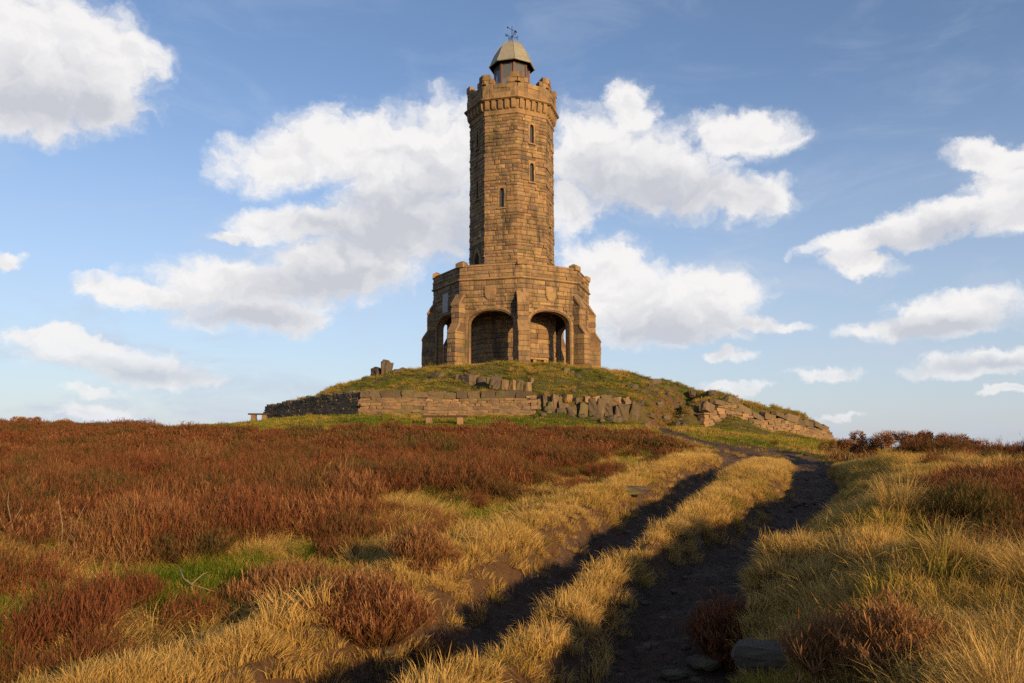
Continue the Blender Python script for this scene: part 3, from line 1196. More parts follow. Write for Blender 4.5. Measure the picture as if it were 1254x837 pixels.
# shields on the two near sides, tablet on the shaded side
for fc in FACES:
    if fc.k in (-1, 0):
        b = MB()
        w, zt, zb = .43, 5.42, 4.42
        n = 9
        edge = [(-w, zt), (w, zt), (w, zt - .45)] + [(w * math.cos(R(90) * i / n), zt - .45 - .55 * math.sin(R(90) * i / n)) for i in range(1, n)] + [(0, zb)] + \
               [(-w * math.cos(R(90) * i / n), zt - .45 - .55 * math.sin(R(90) * i / n)) for i in range(n - 1, 0, -1)] + [(-w, zt - .45)]
        m = len(edge)
        zc = (zt + zb) / 2
        vs = [fc.p(AB - .05, u, z) for u, z in edge] + [fc.p(AB + .10, u, z) for u, z in edge] + [fc.p(AB + .13, u * .85, zc + (z - zc) * .85) for u, z in edge]
        fs = []
        for a in (0, m):
            fs += [(a + i, a + m + i, a + m + (i + 1) % m, a + (i + 1) % m) for i in range(m)]
        fs.append(tuple(range(3 * m - 1, 2 * m - 1, -1)))
        b.add(vs, fs)
        b.build('shield', M['dressed'], tower)
    if fc.k == -2:
        b = MB()
        u0, u1, z0, z1 = -.45, .45, 3.95, 5.35
        fr = [(u0, z0), (u1, z0), (u1, z1), (u0, z1)]
        vs = [fc.p(AB - .05, u, z) for u, z in fr] + [fc.p(AB + .08, u, z) for u, z in fr]
        b.add(vs, [(0, 1, 5, 4), (1, 2, 6, 5), (2, 3, 7, 6), (3, 0, 4, 7), (4, 5, 6, 7)])
        tb = b.build('tablet', plain_mat('slate_tablet', (.30, .28, .27), .6), tower)

# ---------------- shaft
WIN = {-1: [(0.05, 11.85, 13.3, .19)], 0: [(0.0, 13.9, 15.3, .17), (0.0, 16.9, 18.3, .17)], -2: [(0.0, 12.9, 14.3, .15), (0.0, 16.9, 18.2, .15)],
       1: [(0.0, 11.0, 12.3, .16)], -3: [(0, 12, 13.3, .16)], 2: [(0, 14, 15.3, .16)], 3: [], -4: [(0, 16, 17.3, .16)]}
DOOR = {-2: (0.0, 6.2, 8.75, .42)}
mb = MB()
pane = []
for fc in FACES:
    holes = []
    clear = []
    for (uc, za, zb, hw) in WIN[fc.k]:
        holes.append((uc - hw, uc + hw, za, zb))
        clear.append((uc - hw - .14, uc + hw + .14, za - .16, zb + .2))
    if fc.k in DOOR:
        uc, za, zb, hw = DOOR[fc.k]
        holes.append((uc - hw, uc + hw, za, zb))
        clear.append((uc - hw - .25, uc + hw + .25, za - .2, zb + .45))
    wall_panel(mb, fc, AS - .035, 5.5, COR_Z + .6, holes, .38)
    courses(fc, AS, 6.2, COR_Z + .1, .20, .37, .30, .95, openings=clear, seed=41)
    for (uc, za, zb, hw) in WIN[fc.k]:
        b = MB()
        b.add([fc.p(AS - .17, uc - hw, za), fc.p(AS - .17, uc + hw, za), fc.p(AS - .17, uc + hw, zb), fc.p(AS - .17, uc - hw, zb)], [(0, 1, 2, 3)])
        win = MB()
        # surround: jambs, lintel with an arched head, sill
        for sg in (-1, 1):
            ua, ub = uc + sg * hw, uc + sg * (hw + .13)
            lo, hi = min(ua, ub), max(ua, ub)
            nb = 3
            for q in range(nb):
                a_, b_ = za + (zb - za) * q / nb + .008, za + (zb - za) * (q + 1) / nb - .008
                vs = [fc.p(AS + d_, u_, z_) for d_ in (-.36, .03) for (u_, z_) in ((lo, a_), (hi, a_), (hi, b_), (lo, b_))]
                win.add(vs, [(4, 5, 6, 7), (0, 1, 5, 4), (1, 2, 6, 5), (2, 3, 7, 6), (3, 0, 4, 7)])
        # head: block with a small arch cut
        na = 6
        for q in range(na):
            xa = uc - hw + 2 * hw * q / na
            xb = uc - hw + 2 * hw * (q + 1) / na
            zza = zb - .14 + .14 * math.sqrt(max(0, 1 - ((xa - uc) / hw) ** 2))
            zzb = zb - .14 + .14 * math.sqrt(max(0, 1 - ((xb - uc) / hw) ** 2))
            vs = [fc.p(AS + d_, u_, z_) for d_ in (-.34, .032) for (u_, z_) in ((xa, zza), (xb, zzb), (xb, zb + .19), (xa, zb + .19))]
            win.add(vs, [(4, 5, 6, 7), (0, 1, 5, 4), (2, 3, 7, 6)], 0.4)
        for sg in (-1, 1):
            lo, hi = sorted((uc + sg * hw, uc + sg * (hw + .135)))
            vs = [fc.p(AS + d_, u_, z_) for d_ in (-.3, .032) for (u_, z_) in ((lo, zb + .004), (hi, zb + .004), (hi, zb + .19), (lo, zb + .19))]
            win.add(vs, [(4, 5, 6, 7), (0, 1, 5, 4), (1, 2, 6, 5), (2, 3, 7, 6), (3, 0, 4, 7)], 0.4)
        vs = [fc.p(AS + d_, u_, z_) for d_ in (-.36, .08) for (u_, z_) in ((uc - hw - .16, za - .14), (uc + hw + .16, za - .14), (uc + hw + .16, za - .005 - (.03 if d_ > 0 else 0)), (uc - hw - .16, za - .005 - (.03 if d_ > 0 else 0)))]
        win.add(vs, [(4, 5, 6, 7), (0, 1, 5, 4), (1, 2, 6, 5), (2, 3, 7, 6), (3, 0, 4, 7)], 0.2)
        wo = win.build('slit_window', M['dressed'], tower)
        b.build('pane', M['pane_dark'], wo)
    if fc.k in DOOR:
        uc, za, zb, hw = DOOR[fc.k]
        d = MB()
        for sg in (-1, 1):
            lo, hi = sorted((uc + sg * hw, uc + sg * (hw + .23)))
            vs = [fc.p(AS + d_, u_, z_) for d_ in (-.36, .04) for (u_, z_) in ((lo, za), (hi, za), (hi, zb - .4), (lo, zb - .4))]
            d.add(vs, [(4, 5, 6, 7), (0, 1, 5, 4), (1, 2, 6, 5), (2, 3, 7, 6), (3, 0, 4, 7)])
        na = 10
        for q in range(na):      # pointed head
            xa = uc - hw + 2 * hw * q / na
            xb = uc - hw + 2 * hw * (q + 1) / na
            f_ = lambda x: zb - .5 + .5 * (1 - abs((x - uc) / hw) ** 1.6)
            g_ = lambda x: zb - .4 + .75 * (1 - (abs(x - uc) / (hw + .23)) ** 1.6)
            vs = [fc.p(AS + d_, u_, z_) for d_ in (-.34, .05) for (u_, z_) in ((xa, f_(xa)), (xb, f_(xb)), (xb, g_(xb)), (xa, g_(xa)))]
            d.add(vs, [(4, 5, 6, 7), (0, 1, 5, 4), (2, 3, 7, 6)], 0.4)
        for sg in (-1, 1):
            x0, x1 = uc + sg * hw, uc + sg * (hw + .23)
            zz = zb - .4 + .75 * (1 - (hw / (hw + .23)) ** 1.6)
            vs = [fc.p(AS + d_, u_, z_) for d_ in (-.3, .05) for (u_, z_) in ((x0, zb - .4), (x1, zb - .4), (x0, zz))]
            d.add(vs, [(3, 4, 5), (0, 1, 4, 3), (1, 2, 5, 4), (2, 0, 3, 5)], 0.4)
        do = d.build('doorway', M['dressed'], tower)
        b = MB()
        b.add([fc.p(AS - .17, uc - hw, za), fc.p(AS - .17, uc + hw, za), fc.p(AS - .17, uc + hw, zb), fc.p(AS - .17, uc - hw, zb)], [(0, 1, 2, 3)])
        b.build('door_leaf', M['soffit'], do)
mb.build('shaft_wall', M['mortar'], tower)

# corbel table and cornice
mb = MB()
mb.ring([(RS + .02, COR_Z - .02), (RS + .12, COR_Z + .04), (RS + .12, COR_Z + .16), (RS + .07, COR_Z + .2), (RS + .2, COR_Z + 1.0), (RS + .2, COR_Z + 1.2)], 8, A0, caps=False)
mb.build('corbel_band', M['dressed'], tower)
for fc in FACES:
    ac = (RS + .10) * C22
    U = ac * T22
    nb = 5
    for i in range(nb):
        uc = -U + 2 * U * (i + .5) / nb
        w = .15
        b = MB()
        prof = [(-.05, COR_Z + .40), (.04, COR_Z + .40), (.13, COR_Z + .46), (.19, COR_Z + .60), (.22, COR_Z + .80), (.24, COR_Z + 1.1), (-.05, COR_Z + 1.1)]
        m = len(prof)
        vs = [fc.p(ac + d_, uc - w, z) for d_, z in prof] + [fc.p(ac + d_, uc + w, z) for d_, z in prof]
        b.add(vs, [tuple(range(m))[::-1], tuple(range(m, 2 * m))] + [(q, (q + 1) % m, m + (q + 1) % m, m + q) for q in range(m)])
        b.build('corbel', M['dressed'], tower)
CZ = COR_Z + 1.08
mb = MB()
mb.ring([(RS - .2, CZ), (RS + .36, CZ), (RS + .52, CZ + .08), (RS + .52, CZ + .16), (RS + .28, CZ + .27), (RS - .3, CZ + .28)], 8, A0, caps=False)
mb.build('cornice', M['dressed'], tower)
# tower-top deck
mb = MB()
mb.ring([(RS + .05, CZ + .1), (RS + .05, CZ + .45)], 8, A0)
mb.build('top_deck', M['mortar'], tower)

# battlements: stepped merlons at the corners, each with a cross-shaped loop
RP = 3.55
AP = RP * C22
PT = .38
B0 = CZ + .26
rows = [(B0, B0 + .36), (B0 + .36, B0 + .70), (B0 + .70, B0 + .98), (B0 + .98, B0 + 1.12), (B0 + 1.12, B0 + 1.42), (B0 + 1.42, B0 + 1.80)]
cols = [(0, .055), (.055, .24), (.24, .55), (.55, .86), (.86, 2.0)]
tops = [6, 6, 6, 5, 3]
Uo = AP * T22
for fc in FACES:
    for sg in (-1, 1):
        for ci, (c0, c1) in enumerate(cols):
            for ri in range(tops[ci]):
                if (ci == 0 and ri in (2, 3, 4)) or (ci == 1 and ri == 3):
                    continue
                z0, z1 = rows[ri]
                e0, e1 = c0, min(c1, Uo)

                def uu(e, a):
                    if e >= Uo - 1e-6:
                        return 0.0
                    if e == 0:
                        return sg * a * T22
                    return sg * (Uo - e)
                last = ri == tops[ci] - 1
                pr = .05 if last else random.uniform(0, .02)
                vs = [fc.p(a, uu(e, a), z) for a in (AP - PT - (pr if last else 0), AP + pr) for (e, z) in ((e0, z0), (e1, z0), (e1, z1 + (.05 if last and a > AP else 0)), (e0, z1 + (.05 if last and a > AP else 0)))]
                fs = [(4, 5, 6, 7), (0, 1, 5, 4), (1, 2, 6, 5), (2, 3, 7, 6), (3, 0, 4, 7), (3, 2, 1, 0)]
                STONES.append(((e1 - e0) * (z1 - z0) * fc.facing() * 0.9, vs, fs, random.random()))

# turn the laid stones into parts: the largest in view singly, the rest as one mass
STONES.sort(key=lambda s: -s[0])
for (sc, vs, fs, rd) in STONES[:296]:
    b = MB()
    b.add(vs, fs, rd)
    b.build('stone', M['stone'], tower)
b = MB()
for (sc, vs, fs, rd) in STONES[296:]:
    b.add(vs, fs, rd)
rest = b.build('stonework', M['stone'], tower)
rest['kind'] = 'stuff'

# lantern
LZ0, LZ1 = 20.4, 24.0
RL = 1.36
mb = MB()
mb.ring([(RL + .1, LZ0), (RL + .1, LZ0 + .9), (RL + .02, LZ0 + .95)], 8, A0)
lan = mb.build('lantern', M['frame'], tower)
for k in range(8):
    ph = A0 + R(45) * k
    b = MB()
    b.box((RL * math.sin(ph), -RL * math.cos(ph), (LZ0 + .9 + LZ1) / 2), (.15, .13, LZ1 - LZ0 - .9), ph)
    b.build('post', M['frame'], lan)
    fc = Face(k)
    a = RL * C22
    for (za, zb) in ((LZ0 + 1.0, LZ0 + 1.55), (LZ0 + 1.66, LZ1 - .12)):
        b = MB()
        U = a * T22 - .07
        b.add([fc.p(a, -U, za), fc.p(a, U, za), fc.p(a, U, zb), fc.p(a, -U, zb)], [(0, 1, 2, 3)])
        b.build('pane', M['glass'], lan)
    b = MB()
    c = fc.p(a, 0, LZ0 + 1.605)
    b.box(c, (2 * a * T22 - .12, .08, .1), fc.psi)
    b.build('rail', M['frame'], lan)
    b = MB()
    b.box(fc.p(a, 0, LZ1 - .06), (2 * a * T22 - .12, .09, .12), fc.psi)
    b.build('rail', M['frame'], lan)
mb = MB()
dome = [(RL - .02, LZ1 - .02), (1.80, LZ1 - .03), (1.86, LZ1 + .02), (1.86, LZ1 + .07), (1.66, LZ1 + .42), (1.46, LZ1 + .86), (1.27, LZ1 + 1.28), (1.04, LZ1 + 1.66), (.78, LZ1 + 1.95), (.45, LZ1 + 2.16), (.1, LZ1 + 2.26)]
mb.ring(dome[:2], 8, A0)
sof = mb
mb2 = MB()
mb2.ring(dome[1:], 8, A0)
do = mb2.build('dome', M['lead'], tower)
sof.build('soffit', M['soffit'], do)
for k in range(8):
    ph = A0 + R(45) * k
    b = MB()
    b.tube([(r * math.sin(ph), -r * math.cos(ph), z) for (r, z) in dome[3:]], [.028] * len(dome[3:]), 5)
    b.build('rib', M['lead'], do)
# weather vane
vz = LZ1 + 2.2
mb = MB()
mb.tube([(0, 0, vz), (0, 0, vz + 1.42)], [.035, .02], 6)
vane = mb.build('weather_vane', M['iron'], tower)
letters = {'N': [((0, 0), (0, 1)), ((0, 1), (.6, 0)), ((.6, 0), (.6, 1))], 'E': [((0, 0), (0, 1)), ((0, 0), (.55, 0)), ((0, .5), (.45, .5)), ((0, 1), (.55, 1))],
           'S': [((0, 0), (.5, 0)), ((.5, 0), (.5, .5)), ((.5, .5), (0, .5)), ((0, .5), (0, 1)), ((0, 1), (.5, 1))],
           'W': [((0, 1), (.18, 0)), ((.18, 0), (.35, .7)), ((.35, .7), (.52, 0)), ((.52, 0), (.7, 1))]}
for i, (L, segs) in enumerate(letters.items()):
    a = R(25) + R(90) * i
    dx, dy = math.sin(a), -math.cos(a)
    b = MB()
    b.tube([(0, 0, vz + .52), (dx * .44, dy * .44, vz + .52)], [.022, .018], 5)
    b.tube([(dx * .10, dy * .10, vz + .34), (dx * .25, dy * .25, vz + .42), (dx * .38, dy * .38, vz + .53)], [.013] * 3, 5)
    b.build('arm', M['iron'], vane)
    b = MB()
    for (p, q) in segs:
        b.tube([(dx * .5 + (p[0] - .3) * .24, dy * .5, vz + .42 + p[1] * .24), (dx * .5 + (q[0] - .3) * .24, dy * .5, vz + .42 + q[1] * .24)], [.02, .02], 5)
    b.build('letter', M['iron'], vane)
b = MB()
b.tube([(-.32, .02, vz + 1.28), (.30, -.02, vz + .94)], [.02, .02], 5)
b.add([(.26, -.02, vz + 1.08), (.42, -.03, vz + .86), (.16, -.01, vz + .90), (.26, .02, vz + 1.08), (.42, .02, vz + .86), (.16, .02, vz + .90)], [(0, 1, 2), (5, 4, 3), (0, 3, 4, 1), (1, 4, 5, 2), (2, 5, 3, 0)])
b.add([(-.20, 0, vz + 1.24), (-.38, 0, vz + 1.40), (-.42, 0, vz + 1.24), (-.20, .025, vz + 1.24), (-.38, .025, vz + 1.40), (-.42, .025, vz + 1.24)], [(0, 1, 2), (5, 4, 3), (0, 3, 4, 1), (1, 4, 5, 2), (2, 5, 3, 0)])
b.build('arrow', M['iron'], vane)

# stone bench in the arcade against the core
fc = Face(0)
seat = empty('stone_bench', (TX, TY, TZ))
tag(seat, 'low stone bench against the inner wall inside the right-hand lit arch', 'bench')
ac = RC * C22 + .035
b = MB()
vs = [fc.p(a, u, z) for a in (ac, ac + .5) for (u, z) in ((-1.2, .48), (1.0, .48), (1.0, .60), (-1.2, .60))]
b.add(vs, [(4, 5, 6, 7), (0, 1, 5, 4), (1, 2, 6, 5), (2, 3, 7, 6), (3, 0, 4, 7)])
b.build('slab', M['dressed'], seat)
for uc in (-1.0, -.1, .8):
    b = MB()
    vs = [fc.p(a, u, z) for a in (ac, ac + .42) for (u, z) in ((uc - .14, 0), (uc + .14, 0), (uc + .14, .48), (uc - .14, .48))]
    b.add(vs, [(4, 5, 6, 7), (0, 1, 5, 4), (1, 2, 6, 5), (2, 3, 7, 6), (3, 0, 4, 7)])
    b.build('support', M['dressed'], seat)


# ------------------------------------------------------------------ rough stones
def rock_mesh(name, seed, mat, cuts=2, rough=0.16, box=0.6):
    """unit stone, about -0.5..0.5, between a box and a pebble"""
    rs = np.random.default_rng(seed)
    g = np.linspace(-1, 1, cuts + 2)
    key, vs, fs = {}, [], []

    def vid(p):
        k = tuple(np.round(p, 4))
        if k not in key:
            key[k] = len(vs)
            vs.append(np.array(p, float))
        return key[k]
    n = len(g) - 1
    for ax in range(3):
        for s in (-1, 1):
            for i in range(n):
                for j in range(n):
                    q = []
                    for (a, b) in ((i, j), (i + 1, j), (i + 1, j + 1), (i, j + 1)):
                        p = [0, 0, 0]
                        p[ax] = s
                        p[(ax + 1) % 3] = g[a]
                        p[(ax + 2) % 3] = g[b]
                        q.append(vid(p))
                    fs.append(tuple(q if s > 0 else q[::-1]))
    out = []
    off = rs.normal(size=(len(vs), 3)) * rough * 0.45
    sh = rs.normal(size=(3, 3)) * rough * 0.5
    for v, o in zip(vs, off):
        sph = v / np.linalg.norm(v) * 1.15
        p = v * box + sph * (1 - box)
        p = p + sh @ p + o
        out.append(p * 0.5)
    b = MB()
    b.add(out, fs, float(rs.random()))
    return b.mesh(name, mat)


STONE_V = [rock_mesh('wall_stone_mesh', 100 + i, M['wallstone'], 1, .09, .96) for i in range(10)]
COPE_V = [rock_mesh('coping_mesh', 200 + i, M['cope'], 2, .13, .94) for i in range(8)]
CRAG_V = [rock_mesh('crag_mesh', 350 + i, M['rock'], 3, .2, .55) for i in range(4)]
ROCK_V = [rock_mesh('rock_mesh', 300 + i, M['rock'], 4, .13, .45) for i in range(6)]


def part(name, me, parent, loc, scale, rz=0.0, rx=0.0, ry=0.0):
    o = link(name, me, parent)
    o.location = loc
    o.scale = scale
    o.rotation_euler = Euler((rx, ry, rz))
    return o


def drystone(name, label, a, b, hgt, cw, ch, lean, seed, stone_w=(.3, .75), course=(.13, .2), crumble=0.0, copes=True, cope_rx=0.0):
    rs = random.Random(seed)
    a, b = np.array(a, float), np.array(b, float)
    e = b - a
    L = float(np.hypot(*e))
    ux, uy = e / L
    rz = math.atan2(uy, ux)
    nx, ny = uy, -ux          # outward (the enclosure runs counter-clockwise)
    g0 = [h1(a[0] + ux * L * i / 20 + nx * .3, a[1] + uy * L * i / 20 + ny * .3) for i in range(21)]
    base = lambda s: float(np.interp(s, np.linspace(0, L, 21), g0))
    root = empty(name, (a[0], a[1], base(0)))
    tag(root, label, 'wall')
    org = np.array([a[0], a[1], base(0)])

    def loc(s, off, z):
        return (a[0] + ux * s + nx * off - org[0], a[1] + uy * s + ny * off - org[1], z - org[2])
    # hearting: packed core a little behind the faces
    core = MB()
    for i in range(20):
        s0, s1 = L * i / 20, L * (i + 1) / 20
        q = []
        for (s, off) in ((s0, .14), (s1, .14), (s1, -.26), (s0, -.26)):
            q.append(loc(s, off, base(s) - .3))
        for (s, off) in ((s0, .14), (s1, .14), (s1, -.26), (s0, -.26)):
            q.append(loc(s, off, base(s) + hgt - .03 - crumble * .4))
        core.add(q, [(0, 1, 5, 4), (1, 2, 6, 5), (2, 3, 7, 6), (3, 0, 4, 7), (4, 5, 6, 7)])
    core.build('hearting', M['mortar'], root)
    z = -.12
    while z < hgt - .03:
        h = rs.uniform(*course)
        if hgt - z - h < .07:
            h = hgt - z
        s = rs.uniform(-.25, -.05)
        while s < L:
            w = rs.uniform(*stone_w)
            sm = s + w / 2
            if 0 <= sm <= L and not (crumble and z > hgt * .45 and rs.random() < crumble):
                part('stone', rs.choice(STONE_V), root, loc(sm, rs.uniform(-.03, .03), base(sm) + z + h / 2), (w * 1.0, .5, h * 1.02), rz + rs.uniform(-.03, .03), 0, rs.uniform(-.03, .03))
            s += w
        z += h
    if copes:
        s = -.05
        while s < L - .35:
            w = min(rs.uniform(*cw), L - s)
            hh = rs.uniform(*ch)
            sm = s + w / 2
            part('coping_stone', rs.choice(COPE_V), root, loc(sm, .02 + rs.uniform(-.05, .05), base(sm) + hgt + hh * .45), (w * 1.02, .46, hh), rz + rs.uniform(-.06, .06), rs.uniform(-.06, .06) + cope_rx, lean + rs.uniform(-.07, .07))
            s += w * rs.uniform(.99, 1.05)
    return root


drystone('drystone_wall', 'long shaded drystone wall with slanted coping stones running back from the corner', ENC[0], ENC[1], 1.0, (.45, .9), (.26, .42), .22, 1, (.3, .8), (.10, .17))
drystone('drystone_wall', 'sunlit drystone wall with upright slab coping behind the low bench', ENC[1], ENC[2], 0.98, (.4, 1.15), (.34, .46), 0.0, 2, (.25, .75), (.11, .19))
drystone('drystone_wall', 'broken drystone wall with tilted blocks running down the slope beside the rubble heap', ENC[4] + np.array([.9, .8]), ENC[5], 0.85, (.8, 1.5), (.34, .55), .16, 3, (.3, .85), (.13, .22))

# tumbled stretch: upright slabs and fallen pieces
a, b = ENC[2] + np.array([.15, 0]), ENC[3] + np.array([-.3, 0])
base0 = h1(a[0], a[1] - .8)
tw = empty('tumbled_wall', (a[0], a[1], base0))
tag(tw, 'tumbled stretch of wall with dark upright slabs leaning at odd angles below the mound', 'wall')
rs = random.Random(77)
s = 0.0
Lt = float(np.hypot(*(b - a)))
SLAB_V = [rock_mesh('slab_mesh', 400 + i, M['cope'] if i % 2 else M['wallstone'], 2, .17, .9) for i in range(6)]
while s < Lt:
    w = rs.choice([rs.uniform(.16, .3), rs.uniform(.3, .55)])
    f = s / Lt
    hh = rs.uniform(.5, 1.15) * (1.0 if f < .75 else .85)
    x, y = a[0] + (b[0] - a[0]) * f, a[1] + (b[1] - a[1]) * f + rs.uniform(-.22, .12)
    zg = h1(x, y - .25)
    part('upright_slab', rs.choice(SLAB_V), tw, (x - a[0], y - a[1], zg + hh * .42 - base0), (w, rs.uniform(.35, .6), hh), rs.uniform(-.35, .35), rs.uniform(-.22, .12), rs.uniform(-.20, .28))
    s += w * rs.uniform(.95, 1.25)
for i in range(16):
    f = rs.random()
    x, y = a[0] + (b[0] - a[0]) * f, a[1] - rs.uniform(.1, .95)
    zg = h1(x, y)
    q = rs.uniform(.28, .6)
    part('fallen_stone', rs.choice(ROCK_V), tw, (x - a[0], y - a[1], zg + q * .14 - base0), (q, q * .8, q * .6), rs.uniform(0, 6), 0, rs.uniform(-.3, .3))
for i in range(10):
    f = i / 10
    x, y = a[0] + (b[0] - a[0]) * f, a[1] + rs.uniform(.35, .7)
    zg = h1(x, y)
    q = rs.uniform(.4, .6)
    part('fallen_stone', rs.choice(SLAB_V), tw, (x - a[0], y - a[1], zg + q * .2 - base0), (q, q * .8, q * .9), rs.uniform(0, 6), 0, rs.uniform(-.3, .3))


# ------------------------------------------------------------------ rocks lying on the ground
def rock(px, py, size, label, sink=.25, me=None, rz=None, ry=0.0, name='rock', group=None):
    x, y, z = hit(px, py)
    o = link(name, me or random.choice(ROCK_V))
    o.location = (x, y, z + size[2] * (.5 - sink))
    o.scale = size
    o.rotation_euler = (random.uniform(-.1, .1), ry, random.uniform(0, 6) if rz is None else rz)
    tag(o, label, 'rock', group)
    return o


for (px, Y, size, lab, sk) in [(461, 58, (.95, .8, 1.2), 'squat dark boulder at the outer end of the rock outcrop on the mound skyline', .12), (473, 58, (1.5, 1.0, 1.35), 'largest rounded boulder of the rock outcrop on the mound skyline', .12),
                               (488, 57.6, (1.0, .7, .8), 'small boulder ending the skyline rock outcrop, on its tower side', .12)]:
    x_, _, _ = at(px, 460, Y)
    o = link('rock', random.choice(CRAG_V))
    o.location = (x_, Y, h1(x_, Y) + size[2] * .42)
    o.scale = size
    o.rotation_euler = (.1, .1, px)
    tag(o, lab, 'rock')
rock(536, 463, (.9, .6, .35), 'flat dark stone at the foot of the shaded tower buttress', .2)
rock(572, 470, (1.1, .6, .65), 'broad dark boulder on the slope below the left lit arch', .25)
rock(590, 472, (.45, .4, .6), 'pointed stone between two big boulders on the mound slope', .2)
rock(607, 474, (1.05, .7, .85), 'big rounded grey boulder above the front wall coping', .25)
for (px, py, q) in [(583, 468, .4), (598, 470, .35), (619, 477, .5), (629, 478, .55), (638, 479, .6), (646, 480, .55), (560, 466, .35), (650, 470, .3)]:
    rock(px, py, (q * .8, q * .6, q * 1.25), 'small dark upright stone on the slope above the front wall coping', .2, me=random.choice(SLAB_V), group='dark stones above the front wall')
rock(693, 456, (.5, .4, .35), 'dark stone in the grass just under the right lit arch', .25)
rock(848, 486, (.65, .5, .5), 'dark boulder crowning the rubble heap next to the path gully', .15)
rock(871, 486, (1.0, .6, .5), 'weathered boulder on the skyline of the rubble heap', .2)
rock(775, 478, (.8, .5, .5), 'pale stone sticking out of the eroded orange bank', .3)
rock(802, 470, (1.1, .5, .45), 'long stone embedded near the top of the eroded bank', .3)
rock(768, 602, (.7, .4, .14), 'flat pale slab lying in the verge beside the left rut', .45, rz=.2)
rock(962, 812, (.30, .66, .18), 'long smooth grey boulder half buried between grass tussocks by the right rut', .45, rz=.95, name='boulder', me=rock_mesh('boulder_mesh', 361, M['rock'], 6, .05, .5))
rock(862, 826, (.24, .18, .08), 'low rounded stone in the floor of the right rut', .3)
rock(826, 832, (.2, .15, .06), 'flat stone at the edge of the right rut floor', .3)
rock(745, 690, (.32, .2, .12), 'small earthy stone on the floor of the left rut', .3)


# ------------------------------------------------------------------ benches
def bench(px, py, Y, length, hgt, depth, rz, label, seat_mat, leg_mat, legs):
    if Y is None:
        x, Y, z = hit(px, py)
    else:          # on the brow: where the ground meets the sky
        d_ = ray(px, py)
        Ys = np.arange(45, 62, .25)
        Y = float(Ys[project(Ys * d_[0] / d_[1], Ys, height(Ys * d_[0] / d_[1], Ys))[1].argmin()])
        x, _, _ = at(px, py, Y)
        z = h1(x, Y)
    root = empty('bench', (x, Y, z))
    root.rotation_euler = (0, 0, rz)
    tag(root, label, 'bench')
    for q in range(2):
        b = MB()
        b.box((0, (q - .5) * depth * .52, hgt - .05), (length, depth * .48, .09))
        b.build('plank', seat_mat, root)
    for lx in legs:
        b = MB()
        w0, w1 = .13, .17
        vs = [(lx - w1, -depth * .42, -.25), (lx + w1, -depth * .42, -.25), (lx + w1, depth * .42, -.25), (lx - w1, depth * .42, -.25),
              (lx - w0, -depth * .4, hgt - .095), (lx + w0, -depth * .4, hgt - .095), (lx + w0, depth * .4, hgt - .095), (lx - w0, depth * .4, hgt - .095)]
        b.add(vs, [(0, 3, 2, 1), (4, 5, 6, 7), (0, 1, 5, 4), (1, 2, 6, 5), (2, 3, 7, 6), (3, 0, 4, 7)])
        b.build('leg', leg_mat, root)


bench(545, 520.5, None, 2.15, .44, .42, .03, 'low plank bench on two stone blocks in the grass before the front wall', M['bench'], M['wallstone'], (-.75, .72))
bench(317, 519, -1, 1.2, .52, .5, .12, 'short bench on the skyline past the end of the shaded wall', M['bench'], M['wallstone'], (-.3, .32))


# ------------------------------------------------------------------ plants
def blades(mb, n, hmin, hmax, spread, width, bend, droop=0.0, lean=(0, 0), rs=random):
    """a tuft of curved blades, each three segments tapering to a point"""
    for i in range(n):
        a = rs.uniform(0, 2 * math.pi)
        r = spread * math.sqrt(rs.random())
        x, y = r * math.cos(a), r * math.sin(a)
        L = rs.uniform(hmin, hmax)
        oa = a + rs.uniform(-.9, .9)
        tilt = bend * (0.35 + r / max(spread, 1e-6) * .65) * rs.uniform(.5, 1.3)
        dx, dy = math.cos(oa), math.sin(oa)
        wa = rs.uniform(0, math.pi)
        wx, wy = math.cos(wa) * width * .5, math.sin(wa) * width * .5
        pts = []
        px_, py_, pz_ = x, y, -0.02
        ang = tilt * .35
        rn = rs.random()
        vs, hs = [], []
        ns = 3
        for k in range(ns + 1):
            t = k / ns
            wv = (1 - t) ** .7
            if k < ns:
                vs += [(px_ - wx * wv, py_ - wy * wv, pz_), (px_ + wx * wv, py_ + wy * wv, pz_)]
                hs += [t, t]
            else:
                vs.append((px_, py_, pz_))
                hs.append(1.0)
            st = L / ns
            px_ += (dx * math.sin(ang) + lean[0] * t) * st
            py_ += (dy * math.sin(ang) + lean[1] * t) * st
            pz_ += math.cos(ang) * st
            ang += tilt * .55 + droop * t
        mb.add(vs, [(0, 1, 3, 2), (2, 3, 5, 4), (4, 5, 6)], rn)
        mb.h.extend(hs)


